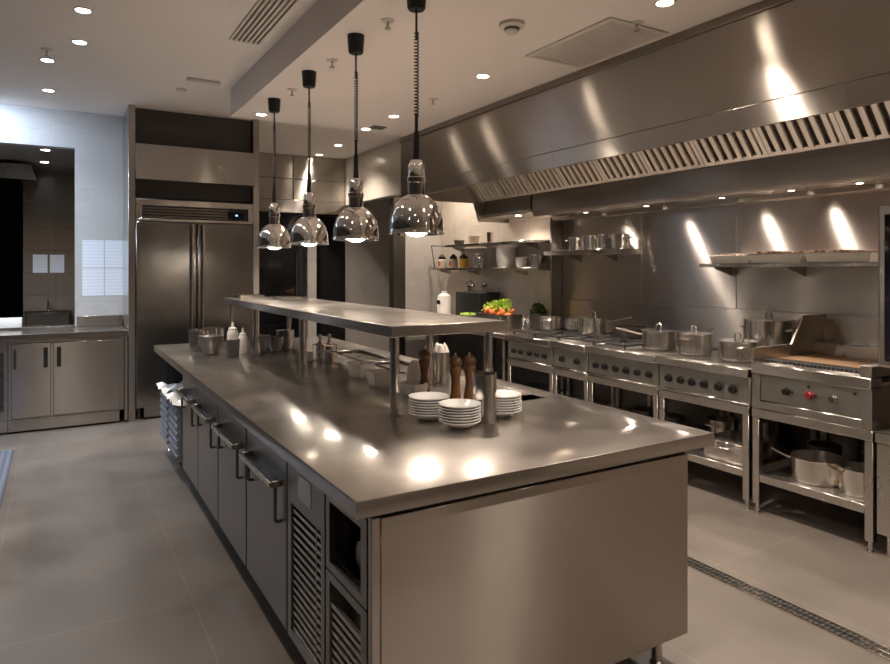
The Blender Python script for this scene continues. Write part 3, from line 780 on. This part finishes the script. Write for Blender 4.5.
# pots
def pot(name, label, loc, r, h, lid=True, handle='long', ang=PI, mat='pot', cat='pot', group=None, hl=1.):
    o = thing(name, label, cat, loc, 0, group)
    obj('body', lathe(B(), [(0, 0), (r - .008, 0), (r, .008), (r, h - .004), (r + .004, h), (r - .003, h), (r - .003, .008), (0, .006)], seg=40), mat, o)
    dx, dy = math.cos(ang), math.sin(ang); px, py = -dy, dx
    def P(u, v, z): return (dx * u + px * v, dy * u + py * v, z)
    if handle == 'long':
        obj('handle', tube(B(), [P(r - .002, 0, h * .78), P(r + .05 * hl, 0, h * .84), P(r + .14 * hl, 0, h * .98), P(r + .20 * hl, 0, h * 1.08)], [.009, .008, .0075, .009], 8), 'bright', o)
    elif handle == 'long2':
        obj('handle', tube(B(), [P(r - .002, 0, h * .78), P(r + .05 * hl, 0, h * .84), P(r + .14 * hl, 0, h * .98), P(r + .20 * hl, 0, h * 1.08)], [.009, .008, .0075, .009], 8), 'bright', o)
        obj('loop_handle', tube(B(), [P(-r + .002, -.04, h * .78), P(-r - .03, -.035, h * .8), P(-r - .035, 0, h * .8), P(-r - .03, .035, h * .8), P(-r + .002, .04, h * .78)], .006, 8), 'bright', o)
    if handle == 'loops':
        for s in (1, -1):
            obj('loop_handle', tube(B(), [P(s * (r - .002), -.045, h * .75), P(s * (r + .032), -.04, h * .78), P(s * (r + .04), 0, h * .78), P(s * (r + .032), .04, h * .78), P(s * (r - .002), .045, h * .75)], .0065, 8), 'bright', o)
    if lid:
        l = obj('lid', lathe(B(), [(0, h + .018), (r * .5, h + .014), (r * .92, h + .005), (r + .006, h + .004), (r + .006, h + .0005), (0, h + .002)], seg=40), mat, o)
        obj('lid_handle', tube(B(), [(0, -.022, h + .014), (0, -.022, h + .045), (0, -.012, h + .054), (0, .012, h + .054), (0, .022, h + .045), (0, .022, h + .014)], .0055, 8), 'bright', l)
    return o
G = 'pots on the cooking line'
zp = .918; zg = .9465
pot('saucepan', 'lidded steel pot with long handle, leftmost of the three front pots', (4.08, 3.60, zp), .125, .145, True, 'long2', 2.2, group=G)
pot('saucepan', 'lidded steel pot in the middle of the three front pots', (4.07, 3.26, zp), .127, .155, True, 'long2', .25, group=G)
pot('saucepan', 'steel pot without lid handle beside the charbroiler guard', (4.05, 2.88, zp), .125, .135, True, 'loops', .9, group=G)
pot('stockpot', 'large deep steel stockpot at the back beside the charbroiler', (4.40, 2.88, zp), .165, .27, True, 'loops', -PI / 2, group=G)
pot('saucepan', 'lidded steel pot on the gas burners behind the two-knob unit', (4.36, 4.62, zg), .145, .145, True, 'long2', -.9, group=G)
pot('saucepan', 'open steel pot farthest along the gas burners', (4.28, 5.16, zg), .11, .125, False, 'loops', .6, group=G)
pot('saucepan', 'open steel pot second farthest along the gas burners', (4.46, 4.99, zg), .11, .115, False, 'long', -1.2, group=G)
pot('wok', 'dark shallow pan with steel handle at the back of the gas range', (4.42, 4.22, zg), .15, .09, False, 'long', -1.9, mat='dark_steel', cat='pan', group=G)
for x, y, w in ((4.20, 5.42, 'nearer'), (4.26, 5.56, 'farther')):
    o = thing('sauce_bottle', '%s slim steel shaker beside the vegetable tray' % w, 'shaker', (x, y, .9105), 0, 'shakers by the vegetables')
    obj('bottle', lathe(B(), [(0, 0), (.03, 0), (.032, .10), (.018, .13), (0, .13)], seg=20), 'bright', o); obj('cap', lathe(B(), [(0, .13), (.019, .13), (.016, .165), (0, .17)], seg=16), 'chrome', o)
# pans below
pot('saute_pan', 'round shiny steel pan with long handle on the charbroiler stand', (4.02, 2.31, .2565), .15, .145, False, 'long2', 1.95, hl=.55, group='pans on the charbroiler stand')
pot('saute_pan', 'second steel pan partly behind the right stand leg', (4.0, 2.04, .2565), .12, .15, False, 'long', 2.6, hl=.4, group='pans on the charbroiler stand')
pot('stockpot', 'dark tall pot at the back of the charbroiler stand', (4.40, 2.12, .2565), .13, .23, False, 'loops', 0, mat='dark_steel', group='pans on the charbroiler stand')
pot('stockpot', 'dark pot at the back left of the charbroiler stand', (4.36, 2.46, .2565), .10, .14, False, 'loops', 0, mat='dark_steel', group='pans on the charbroiler stand')
o = thing('gastro_pan', 'pale rectangular steel pan on the stand under the plate range', 'pan', (4.02, 2.86, .2565))
b = B(); bx(b, -.16, .16, -.155, .155, 0, .13, .01, 2); obj('pan', b, 'steel', o)
obj('rim', bx(B(), -.17, .17, -.165, .165, .13, .137, .002), 'steel', o)
obj('handle', bx(B(), -.175, -.161, -.05, .05, .085, .095, .003), 'bright', o)
pot('saucepan', 'dim steel pot behind the pale pan under the plate range', (4.42, 2.95, .2565), .11, .20, False, 'loops', 0, mat='range', group='pots under the ranges')
pot('saucepan', 'dim steel pot at the left on the plate range stand', (4.35, 3.22, .2565), .11, .16, False, 'loops', 0, mat='range', group='pots under the ranges')
for y, w in ((3.62, 'nearer'), (3.90, 'farther')):
    pot('saucepan', '%s dim pot on the shelf under the middle range' % w, (4.25, y, .2565), .10, .12, False, 'loops', 0, mat='dark_steel', group='pots under the ranges')

# ------------------------------------------------------------------ backsplash and shelves on the right wall
def panel(label, y0, y1, z0, z1, m='splash', x=XR - .012):
    tag(obj('backsplash_panel', bx(B(), x, XR - .001, y0, y1, z0, z1, .002), m), label, 'panel', 'steel wall cladding')
panel('tall steel backsplash sheet behind the right shelf trays', .2, 3.318, 1.235, 2.09)
panel('tall steel backsplash sheet behind the three front pots', 3.322, 4.30, 1.235, 2.09)
panel('steel backsplash sheet behind the pot shelf', 4.303, 5.40, 1.235, 2.09, 'splash', XR - .008)
panel('low steel upstand strip running behind the ranges', .2, 5.40, .915, 1.23, 'splash', XR - .03)
tag(obj('wall_upright', bx(B(), 4.50, XR - .001, 5.405, 5.43, .912, 2.09, .002), 'steel'), 'narrow upright steel divider between pot shelf and crockery shelves', 'divider')
def wshelf(label, x0, y0, y1, z, t, by, m='steel', bh=.07):
    s = thing('wall_shelf', label, 'shelf', (0, 0, 0), 0, 'wall shelves')
    obj('board', bx(B(), x0, XR - .013, y0, y1, z - t, z, .003), m, s)
    for y in by:
        b = B(); prism(b, [(XR - .013, z - t), (XR - .013, z - t - bh), (XR - .022, z - t - bh), (x0 + .10, z - t - .012), (x0 + .10, z - t)], 'Y', y, y + .006)
        obj('bracket', b, m, s)
    return s
wshelf('long steel wall shelf carrying cream trays at the right', 4.33, 2.08, 3.42, 1.592, .028, (2.15, 2.75, 3.35))
wshelf('steel wall shelf with saucepans under the hood', 4.38, 4.305, 5.39, 1.735, .045, (4.6, 5.1))
wshelf('lower steel crockery shelf on the tiled wall', 4.36, 5.45, 7.75, 1.565, .03, (6.0, 7.0, 7.7), 'range', .06)
wshelf('upper steel crockery shelf on the tiled wall', 4.36, 5.45, 7.45, 1.86, .025, (5.8, 6.6, 7.35), 'range')
G = 'cream trays on the right shelf'
for y, w2, h, w in ((3.16, .34, .055, 'far left'), (2.80, .40, .062, 'middle'), (2.37, .42, .062, 'right')):
    o = thing('roasting_tray', 'cream enamel tray of dark food, %s of three on the shelf' % w, 'tray', (4.47, y, 1.593), 0, G)
    b = B(); wx = .26
    prism(b, [(-w2 / 2 * .93, 0), (w2 / 2 * .93, 0), (w2 / 2, h), (-w2 / 2, h)], 'X', -wx / 2, wx / 2)
    obj('tray', b, 'enamel', o)
    obj('rim', bx(B(), -wx / 2 - .006, wx / 2 + .006, -w2 / 2 - .008, w2 / 2 + .008, h, h + .006, .002), 'enamel' if w == 'far left' else 'food', o)
    b = B()
    for i in range(9):
        bx(b, -.09 + .02 * random.random(), .09, -w2 * .44 + i * w2 * .098, -w2 * .44 + i * w2 * .098 + w2 * .08, h + .006, h + .012 + .012 * random.random(), .003)
    obj('food', b, 'food', o)
G = 'saucepans on the pot shelf'
for k, (y, r, h, w) in enumerate(((4.42, .085, .135, 'rightmost'), (4.60, .08, .14, 'second from the right'), (4.80, .085, .135, 'third from the right'), (5.02, .075, .13, 'leftmost'))):
    pot('saucepan', 'small steel saucepan on the wall shelf under the hood, %s' % w, (4.50, y, 1.736), r, h, False, 'loops', PI / 2, mat='pot' if k in (1, 2) else 'range', group=G)
# crockery shelf
zs = 1.566
for y, m, w in ((7.62, 'label_red', 'leftmost'), (7.33, 'label_red', 'middle'), (7.08, 'yellow', 'rightmost, with yellow contents,')):
    o = thing('spice_jar', 'labelled jar with dark lid, %s of three on the crockery shelf' % w, 'jar', (4.46, y, zs), 0, 'jars on the crockery shelf')
    obj('jar', lathe(B(), [(0, 0), (.055, 0), (.058, .01), (.058, .10), (.045, .115), (0, .115)], seg=24), 'jar' if m != 'yellow' else 'yellow', o)
    obj('lid', lathe(B(), [(0, .115), (.05, .115), (.05, .145), (.03, .155), (.02, .175), (0, .18)], seg=20), 'black', o)
    b = B(); n = 9; va = []
    for i in range(n + 1):
        a = PI + (i / n - .5) * 1.9 - .45; va.append([b.verts.new((.0595 * math.cos(a), .0595 * math.sin(a), z)) for z in (.025, .085)])
    for i in range(n): b.faces.new((va[i][0], va[i + 1][0], va[i + 1][1], va[i][1]))
    obj('label', b, m, o)
pot('saucepan', 'steel pot beside the jars on the crockery shelf', (4.48, 6.72, zs), .085, .17, False, 'loops', .8, group='pots on the crockery shelf')
pot('saucepan', 'ribbed steel pot at the right end of the crockery shelf', (4.50, 5.63, zs), .085, .14, False, 'loops', PI / 2, mat='range', group='pots on the crockery shelf')
def crock(label, x, y, r, h, n, step, grp):
    for i in range(n):
        b = lathe(B(), [(0, 0), (r * .6, 0), (r * .8, h * .3), (r, h), (r * .96, h), (r * .74, h * .32), (r * .55, .006), (0, .006)], seg=28)
        tag(obj('bowl', b, 'white', loc=(x, y, zs + i * step)), label + ', number %d counting up from the shelf' % (i + 1), 'bowl', grp)
crock('white bowl of the tall crockery stack', 4.49, 6.20, .125, .10, 7, .022, 'tall stack of white bowls')
crock('small white bowl right of the tall crockery stack', 4.47, 5.88, .075, .07, 3, .022, 'short stack of small white bowls')
# upper shelf clutter
zs2 = 1.861
for y, h, m, w in ((7.25, .06, 'dark_steel', 'dark ladle rest at the left end of the upper shelf'), (6.9, .10, 'jar', 'pale pot on the upper crockery shelf'), (6.55, .13, 'bright', 'slim steel cup on the upper crockery shelf')):
    can('storage_pot', w, 'pot', (4.5, y, zs2), .07 if h < .12 else .04, h, m, .003, .85)
o = thing('wire_basket', 'black wire basket holder hanging at the left end of the crockery shelf', 'basket', (4.42, 7.75, 1.566))
b = B()
tube(b, [(0, .09, .30), (0, 0, .0), ], .006); tube(b, [(0, .1, .30), (0, -.03, .295)], .006); tube(b, [(.1, .1, .30), (.1, -.03, .295)], .006); tube(b, [(0, .1, .30), (.1, .1, .30)], .006)
obj('wire', b, 'black', o)
# vegetables
v = thing('vegetable_tray', 'rectangular steel tray heaped with carrots and lettuce on the prep table', 'tray', (4.20, 5.93, .911))
b = B(); W, Dp, Hh = .15, .24, .15
for q in ((-W, W, -Dp, -Dp + .006), (-W, W, Dp - .006, Dp), (-W, -W + .006, -Dp, Dp), (W - .006, W, -Dp, Dp)): bx(b, *q, 0, Hh, .001)
bx(b, -W, W, -Dp, Dp, 0, .006); obj('pan', b, 'range', v)
obj('rim', bx(B(), -W - .012, -W, -Dp - .01, Dp + .01, Hh - .004, Hh + .002), 'bright', v)
b = B()
bx(b, -W + .012, W - .012, -Dp + .012, Dp - .012, .09, .12)
obj('lining', b, 'void', v)
cproto = None
for i in range(22):
    x = 4.20 + random.uniform(-.10, .10); y = 5.93 + random.uniform(-.19, .19); z = 1.045 + random.uniform(0, .035)
    if cproto is None:
        cproto = tag(obj('carrot', lathe(B(), [(0, 0), (.012, .004), (.024, .05), (.026, .10), (.016, .118), (0, .12)], seg=12), 'orange'), 'orange carrot in the heap under the lettuce', 'carrot', 'carrots in the vegetable tray'); c = cproto
    else: c = cproto.copy(); COL.objects.link(c)
    c.location = (x, y, z); c.rotation_euler = (random.uniform(.9, 1.7), random.uniform(-.5, .5), random.uniform(0, 6.28))
def leafy(name, label, loc, R, n, mat, cat, sz, group):
    b = B()
    for i in range(n):
        th = random.uniform(0, 2 * PI); ph = random.uniform(.05, 1.45)
        d = Vector((math.sin(ph) * math.cos(th), math.sin(ph) * math.sin(th), math.cos(ph)))
        s = d.orthogonal().normalized(); s.rotate(Matrix.Rotation(random.uniform(0, 6.28), 3, d)); u = d.cross(s)
        r0 = R * random.uniform(.25, .7); L = sz * random.uniform(.7, 1.3)
        base = d * r0; rows = []
        for k in range(5):
            f = k / 4; wdt = L * .55 * math.sin(PI * min(.95, f * .8 + .15)); c = base + (d * .8 + s * .3 * f) * L * f
            rows.append([b.verts.new(c + u * wdt * q + d * L * (.12 * random.uniform(-1, 1)) - s * abs(q) * L * .12) for q in (-1, -.4, .4, 1)])
        for k in range(4):
            for q in range(3): b.faces.new((rows[k][q], rows[k][q + 1], rows[k + 1][q + 1], rows[k + 1][q]))
    lathe(b, [(0, 0), (R * .4, .01), (R * .5, R * .4), (0, R * .6)], seg=10)
    return tag(obj(name, b, mat, loc=loc), label, cat, group)
leafy('lettuce', 'bright green lettuce head on the right of the vegetable tray', (4.20, 5.86, 1.085), .12, 70, 'green', 'lettuce', .075, 'lettuces in the vegetable tray')
leafy('lettuce', 'bright green lettuce head in the middle of the vegetable tray', (4.20, 6.00, 1.08), .10, 55, 'green', 'lettuce', .07, 'lettuces in the vegetable tray')
leafy('lettuce', 'small green lettuce at the left end of the vegetable tray', (4.19, 6.12, 1.075), .07, 35, 'green', 'lettuce', .06, 'lettuces in the vegetable tray')
o = can('herb_pot', 'dark steel pot of herbs behind the vegetable tray', 'pot', (4.50, 5.62, .911), .10, .16, 'dark_steel')
leafy('herb_bunch', 'dull green herb bunch growing out of the dark steel pot', (4.50, 5.62, 1.06), .10, 60, 'herb', 'herbs', .07, None)
o = thing('storage_jug', 'white plastic jug with dark label at the left end of the prep table', 'jug', (4.20, 7.12, .911))
obj('body', lathe(B(), [(0, 0), (.085, 0), (.09, .01), (.09, .26), (.075, .31), (.035, .335), (.035, .36), (0, .36)], seg=28), 'plastic_white', o)
obj('label', bx(B(), -.0935, -.088, -.045, .03, .20, .25), 'black', o)
o = thing('tool_rack', 'black box rack full of utensils at the back of the prep table', 'rack', (4.42, 6.70, .911))
obj('box', bx(B(), -.15, .15, -.27, .27, 0, .36, .006), 'black', o)
for k in range(8):
    x = random.uniform(-.1, .05); y = -.22 + k * .06; h = random.uniform(.40, .46)
    q = thing('utensil', 'steel utensil standing in the black rack', 'utensil', (4.42 + x, 6.70 + y, 1.2715), 0, 'utensils in the black rack')
    obj('shaft', tube(B(), [(0, 0, 0), (0, .01, h - .36)], .008, 6), 'bright', q)
    obj('head', lathe(B(), [(0, h - .375), (.03, h - .36), (.034, h - .345), (0, h - .32)], 0, .01, 0, 12), 'bright' if k % 2 else 'black', q)
o = can('pepper_bin', 'dark pan of green peppers left of the vegetable tray', 'pan', (4.20, 6.56, .911), .13, .10, 'iron')
for k in range(5):
    a = k * 1.3
    tag(obj('green_pepper', lathe(B(), [(0, 0), (.03, .008), (.038, .03), (.03, .055), (0, .05)], seg=12), 'green', loc=(4.20 + .065 * math.cos(a), 6.56 + .065 * math.sin(a), .925 + .05)), 'green pepper lying in the dark pan', 'pepper', 'green peppers in the dark pan')

# ------------------------------------------------------------------ HOOD
XH = 3.225; HY0, HY1 = .2, 6.40
h = thing('extractor_hood', 'huge stainless extractor hood above the whole cooking line', 'hood', (0, 0, 0))
obj('fascia', bx(B(), XH, XH + .02, HY0, HY1, 2.437, SZ - .055, .0015), 'hood', h)
obj('lower_fascia', bx(B(), XH, XH + .02, HY0, HY1, 2.31, 2.433, .0015), 'hood', h)
obj('cornice', bx(B(), XH - .012, XH + .03, HY0, HY1 + .01, SZ - .053, SZ - .001, .003), 'cornice', h)
b = B(); prism(b, [(XH + .02, 2.31), (XH + .02, SZ - .002), (XR - .002, SZ - .002), (XR - .002, 2.10), (4.23, 2.10), (4.16, 2.31)], 'Y', HY1 - .02, HY1)
obj('end_cheek', b, 'hood', h)
# rear plenum box below the filters
b = B(); prism(b, [(4.235, 2.13), (4.26, 2.092), (XR - .013, 2.092), (XR - .013, 2.32), (4.235, 2.32)], 'Y', HY0, 5.39); obj('plenum', b, 'steel', h)
b = B(); prism(b, [(4.235, 2.17), (4.26, 2.14), (XR - .013, 2.14), (XR - .013, 2.32), (4.235, 2.32)], 'Y', 5.42, HY1 - .021); obj('plenum', b, 'steel', h)
b = B(); bx(b, 4.50, XR - .013, HY0, 5.39, 2.06, 2.091, .002); obj('flange', b, 'hood', h)
fp = None; fw_ = .515; y = HY1 - .03 - fw_; k = 0
while y > HY0:
    f = bpy.data.objects.new('grease_filter', None) if False else None
    b = B()
    import mathutils
    th = math.atan2(.655, .55)   # slope of the filter bank
    ux, uz = -math.cos(th), math.sin(th); nx, nz = -math.sin(th), -math.cos(th)   # n points down toward the cook
    Lf = .80
    def Q(s, n): return (4.23 + ux * s + nx * n, 2.325 + uz * s + nz * n)
    prism(b, [Q(0, -.03), Q(Lf, -.03), Q(Lf, -.025), Q(0, -.025)], 'Y', y, y + fw_ - .004)
    fo = obj('grease_filter', b, 'vent_dark', h)
    b = B()
    for q0, q1 in ((0, .03), (Lf - .03, Lf)):
        prism(b, [Q(q0, -.02), Q(q1, -.02), Q(q1, .002), Q(q0, .002)], 'Y', y, y + fw_ - .004)
    for a in (y, y + fw_ - .034): prism(b, [Q(.03, -.02), Q(Lf - .03, -.02), Q(Lf - .03, .002), Q(.03, .002)], 'Y', a, a + .03)
    obj('filter_frame', b, 'filter', fo)
    b = B(); nb = 6; sp = (fw_ - .07) / nb
    for i in range(nb):
        a = y + .037 + i * sp
        prof = [(a, -.018), (a, .002), (a + .006, .010), (a + sp * .58 - .006, .010), (a + sp * .58, .002), (a + sp * .58, -.018)]
        A = [b.verts.new((*[Q(.022, n)[0]], yv, Q(.022, n)[1])) for yv, n in prof]; Bq = [b.verts.new((Q(Lf - .03, n)[0], yv, Q(Lf - .03, n)[1])) for yv, n in prof]
        for j in range(len(prof)):
            jj = (j + 1) % len(prof); b.faces.new((A[j], A[jj], Bq[jj], Bq[j]))
        b.faces.new(A); b.faces.new(Bq)
    obj('baffle', b, 'filter', fo)
    y -= fw_
for k, y in enumerate((.75, 1.55, 2.25, 2.70, 3.25, 4.0, 4.75)):
    b = B(); lathe(b, [(0, 2.0905), (.02, 2.0905), (.02, 2.0915), (0, 2.0915)], 4.38, y, 0, 18)
    obj('hood_light', b, 'lamp_dim', h)
    light('SPOT', 'hood_lamp', (4.38, y, 2.083), 12, WARM, .03, spot=150, blend=.8)
b = B(); lathe(b, [(0, 2.1385), (.03, 2.1385), (.03, 2.1395), (0, 2.1395)], 4.40, 5.85, 0, 18); obj('hood_light', b, 'lamp', h)
light('SPOT', 'hood_lamp', (4.30, 5.85, 2.13), 20, WARM, .03, spot=150, blend=.8)

# ------------------------------------------------------------------ ceiling fittings
dproto = {}
def down(x, y, z, label, power, col=WARM, cool=False, spot=120):
    key = 'c' if cool else 'w'
    if key not in dproto:
        o = thing('downlight', label, 'downlight', (x, y, z), 0, 'recessed downlights')
        obj('lens', lathe(B(), [(0, -.003), (.042, -.003), (.042, -.0008), (0, -.0008)], seg=24), 'lamp_cool' if cool else 'lamp', o)
        obj('trim_ring', lathe(B(), [(.043, -.0006), (.043, -.006), (.048, -.008), (.058, -.004), (.060, -.0006)], seg=24, close=True), 'vent_white', o)
        dproto[key] = o
    else: dup(dproto[key], (x, y, z), 0, label)
    light('SPOT', 'downlight_lamp', (x, y, z - .012), power, col, .04, spot=spot, blend=.75)
K = 1.0
WM2 = (1, .90, .78)
down(.15, 4.84, CZ, 'round downlight nearest the viewer on the upper ceiling at left', 28 * K, WM2, True)
down(.15, 5.53, CZ, 'second downlight of the upper ceiling row at left', 28 * K, WM2, True)
down(-.06, 6.14, CZ, 'downlight left of the sprinkler on the upper ceiling', 28 * K, WM2, True)
down(-.06, 7.17, CZ, 'downlight of the upper ceiling closest to the pass wall', 40 * K, COOL, True)
for y, w in ((3.6, 'first'), (2.2, 'second'), (.8, 'third'), (-.8, 'fourth')): down(.15, y, CZ, 'downlight over the left aisle, %s one toward the viewer after the visible row' % w, 22 * K)
for y, w in ((5.6, 'farthest'), (3.4, 'middle'), (1.0, 'nearest')): down(-1.6, y, CZ, 'downlight on the far left of the upper ceiling, %s of three' % w, 14 * K, WM2, True)
down(1.62, 6.05, SZ, 'downlight at the far left corner of the dropped ceiling', 32 * K)
down(2.70, 6.14, SZ, 'downlight at the very far edge of the dropped ceiling', 80 * K)
down(2.70, 5.50, SZ, 'downlight of the dropped ceiling far down the cooking aisle', 90 * K)
down(2.70, 4.02, SZ, 'bright downlight in the middle of the dropped ceiling', 110 * K)
down(2.79, 2.42, SZ, 'downlight of the dropped ceiling beside the square vent grille', 80 * K)
down(2.75, .9, SZ, 'downlight of the dropped ceiling above the near cooking aisle', 100 * K)
down(1.85, 1.55, SZ, 'downlight of the dropped ceiling above the near end of the island', 40 * K)
down(2.66, -.9, SZ, 'downlight of the dropped ceiling behind the viewer', 60 * K)
down(2.66, -2.0, SZ, 'rearmost downlight of the dropped ceiling', 80 * K)
down(3.27, 8.36, CZ, 'nearer of two downlights in the far corridor', 65 * K)
down(3.31, 9.2, CZ, 'farther of two downlights in the far corridor', 45 * K)
for k, y in enumerate((8.35, 9.3)):
    down(-.10 - .02 * k, y, 2.845, '%s of two downlights seen through the pass opening' % ['nearer', 'farther'][k], 14, WM2, True)
down(4.2, 7.2, CZ, 'added unseen fill lamp on the upper ceiling over the far prep table', 65 * K)  # fill lamp added out of sight behind the hood, brightens far shelves and end wall
def sprinkler(x, y, z, label, s=1.):
    o = thing('sprinkler', label, 'sprinkler', (x, y, z), 0, 'ceiling sprinklers')
    obj('rose', lathe(B(), [(0, 0), (.04, 0), (.038, -.006), (.012, -.008), (0, -.008)], seg=20), 'vent_white', o)
    b = B(); cyl(b, .008, -.045, -.008); lathe(b, [(0, -.05), (.018, -.05), (.018, -.046), (0, -.046)], seg=14)
    obj('head', b, 'range', o)
sprinkler(1.63, 3.40, SZ, 'small sprinkler beside the nearest heat lamp canopy')
sprinkler(1.615, 4.24, SZ, 'small sprinkler between second and third heat lamp canopies')
sprinkler(1.61, 5.10, SZ, 'small sprinkler between the two farthest heat lamp canopies')
sprinkler(2.71, 4.78, SZ, 'sprinkler in the middle of the dropped ceiling near the hood')
sprinkler(-.06, 5.85, CZ, 'sprinkler above the left aisle on the upper ceiling')
sprinkler(2.88, 2.70, SZ, 'sprinkler head at the corner of the square vent grille')
tag(obj('ceiling_sensor', bx(B(), .98, 1.26, 6.06, 6.10, CZ - .03, CZ - .001, .004), 'vent_white'), 'small pale bar sensor at the step of the dropped ceiling', 'sensor')
tag(obj('ceiling_sensor', lathe(B(), [(0, -.001), (.05, -.001), (.045, -.02), (0, -.022)], seg=20), 'vent_white', loc=(1.0, 6.5, CZ)), 'small round sensor on the upper ceiling before the fridge', 'sensor')
tag(obj('ceiling_sensor', bx(B(), 2.70, 2.84, 5.95, 6.07, SZ - .012, SZ - .001, .003), 'vent_dark'), 'small dark square grille at the far end of the dropped ceiling', 'grille')
o = thing('smoke_detector', 'round white smoke detector on the dropped ceiling', 'smoke detector', (2.27, 3.08, SZ))
obj('base', lathe(B(), [(0, -.001), (.075, -.001), (.075, -.02), (.062, -.026), (0, -.026)], seg=28), 'vent_white', o)
obj('sensor_head', lathe(B(), [(0, -.026), (.043, -.026), (.04, -.05), (.03, -.058), (0, -.06)], seg=28), 'vent_white', o)
obj('slot', lathe(B(), [(.0435, -.030), (.044, -.030), (.0435, -.040), (.0425, -.040)], seg=28, close=True), 'black', o)
o = thing('return_air_grille', 'square perforated vent grille on the dropped ceiling near the hood', 'vent', (0, 0, 0))
b = B()
for q in ((2.68, 2.71, 2.71, 3.49), (3.13, 3.16, 2.71, 3.49), (2.71, 3.13, 2.71, 2.74), (2.71, 3.13, 3.46, 3.49)): bx(b, *q, SZ - .012, SZ - .001, .002)
obj('frame', b, 'vent_white', o)
b = B()
for i in range(20): bx(b, 2.715 + i * .021, 2.715 + i * .021 + .013, 2.74, 3.46, SZ - .009, SZ - .003)
obj('louvre', b, 'vent_white', o)
obj('backing', bx(B(), 2.71, 3.13, 2.74, 3.46, SZ - .002, SZ - .0006), 'vent_dark', o)
o = thing('slot_diffuser', 'long slatted air diffuser on the upper ceiling beside the step', 'vent', (0, 0, 0))
b = B()
for i in range(7): bx(b, 1.08 + i * .034, 1.08 + i * .034 + .017, 3.3, 4.90, CZ - .012, CZ - .001)
obj('slat', b, 'vent_white', o)
obj('backing', bx(B(), 1.08, 1.30, 3.3, 4.90, CZ - .003, CZ - .0006), 'vent_dark', o)

# cool wall-washer above the pass, at the left out of view
o = thing('wall_washer', 'cool white lamp housing on the ceiling before the pass wall', 'lamp', (-.95, 7.45, CZ))
obj('housing', bx(B(), -.25, .25, -.05, .05, -.06, -.001, .004), 'vent_white', o)
light('SPOT', 'washer_lamp', (-.85, 7.45, CZ - .09), 58, (.58, .74, 1), .06, rot=(math.radians(35), 0, math.radians(-35)), spot=150, blend=.7)
light('SPOT', 'washer_lamp', (-.95, 6.9, CZ - .02), 85, (.66, .80, 1), .06, spot=120, blend=.7)

# ------------------------------------------------------------------ world, camera, view
w = bpy.data.worlds.new('World'); SC.world = w; w.use_nodes = True
w.node_tree.nodes['Background'].inputs[0].default_value = (.9, .8, .7, 1); w.node_tree.nodes['Background'].inputs[1].default_value = .02
cam = bpy.data.cameras.new('camera'); co = bpy.data.objects.new('camera', cam); COL.objects.link(co)
co.location = (0, 0, 1.55); co.rotation_euler = (PI / 2, 0, -math.atan2(389, 658))
cam.sensor_width = 36; cam.lens = 36 * 658 / 890; cam.shift_y = -63 / 890; cam.clip_start = .05
SC.camera = co
vs = SC.view_settings; vs.view_transform = 'Standard'; vs.look = 'None'; vs.gamma = 1; vs.exposure = 1.32; vs.use_curve_mapping = False
SC.cycles.max_bounces = 8; SC.cycles.diffuse_bounces = 4; SC.cycles.glossy_bounces = 5
SC.cycles.sample_clamp_indirect = 4; SC.cycles.caustics_reflective = True; SC.cycles.blur_glossy = .5
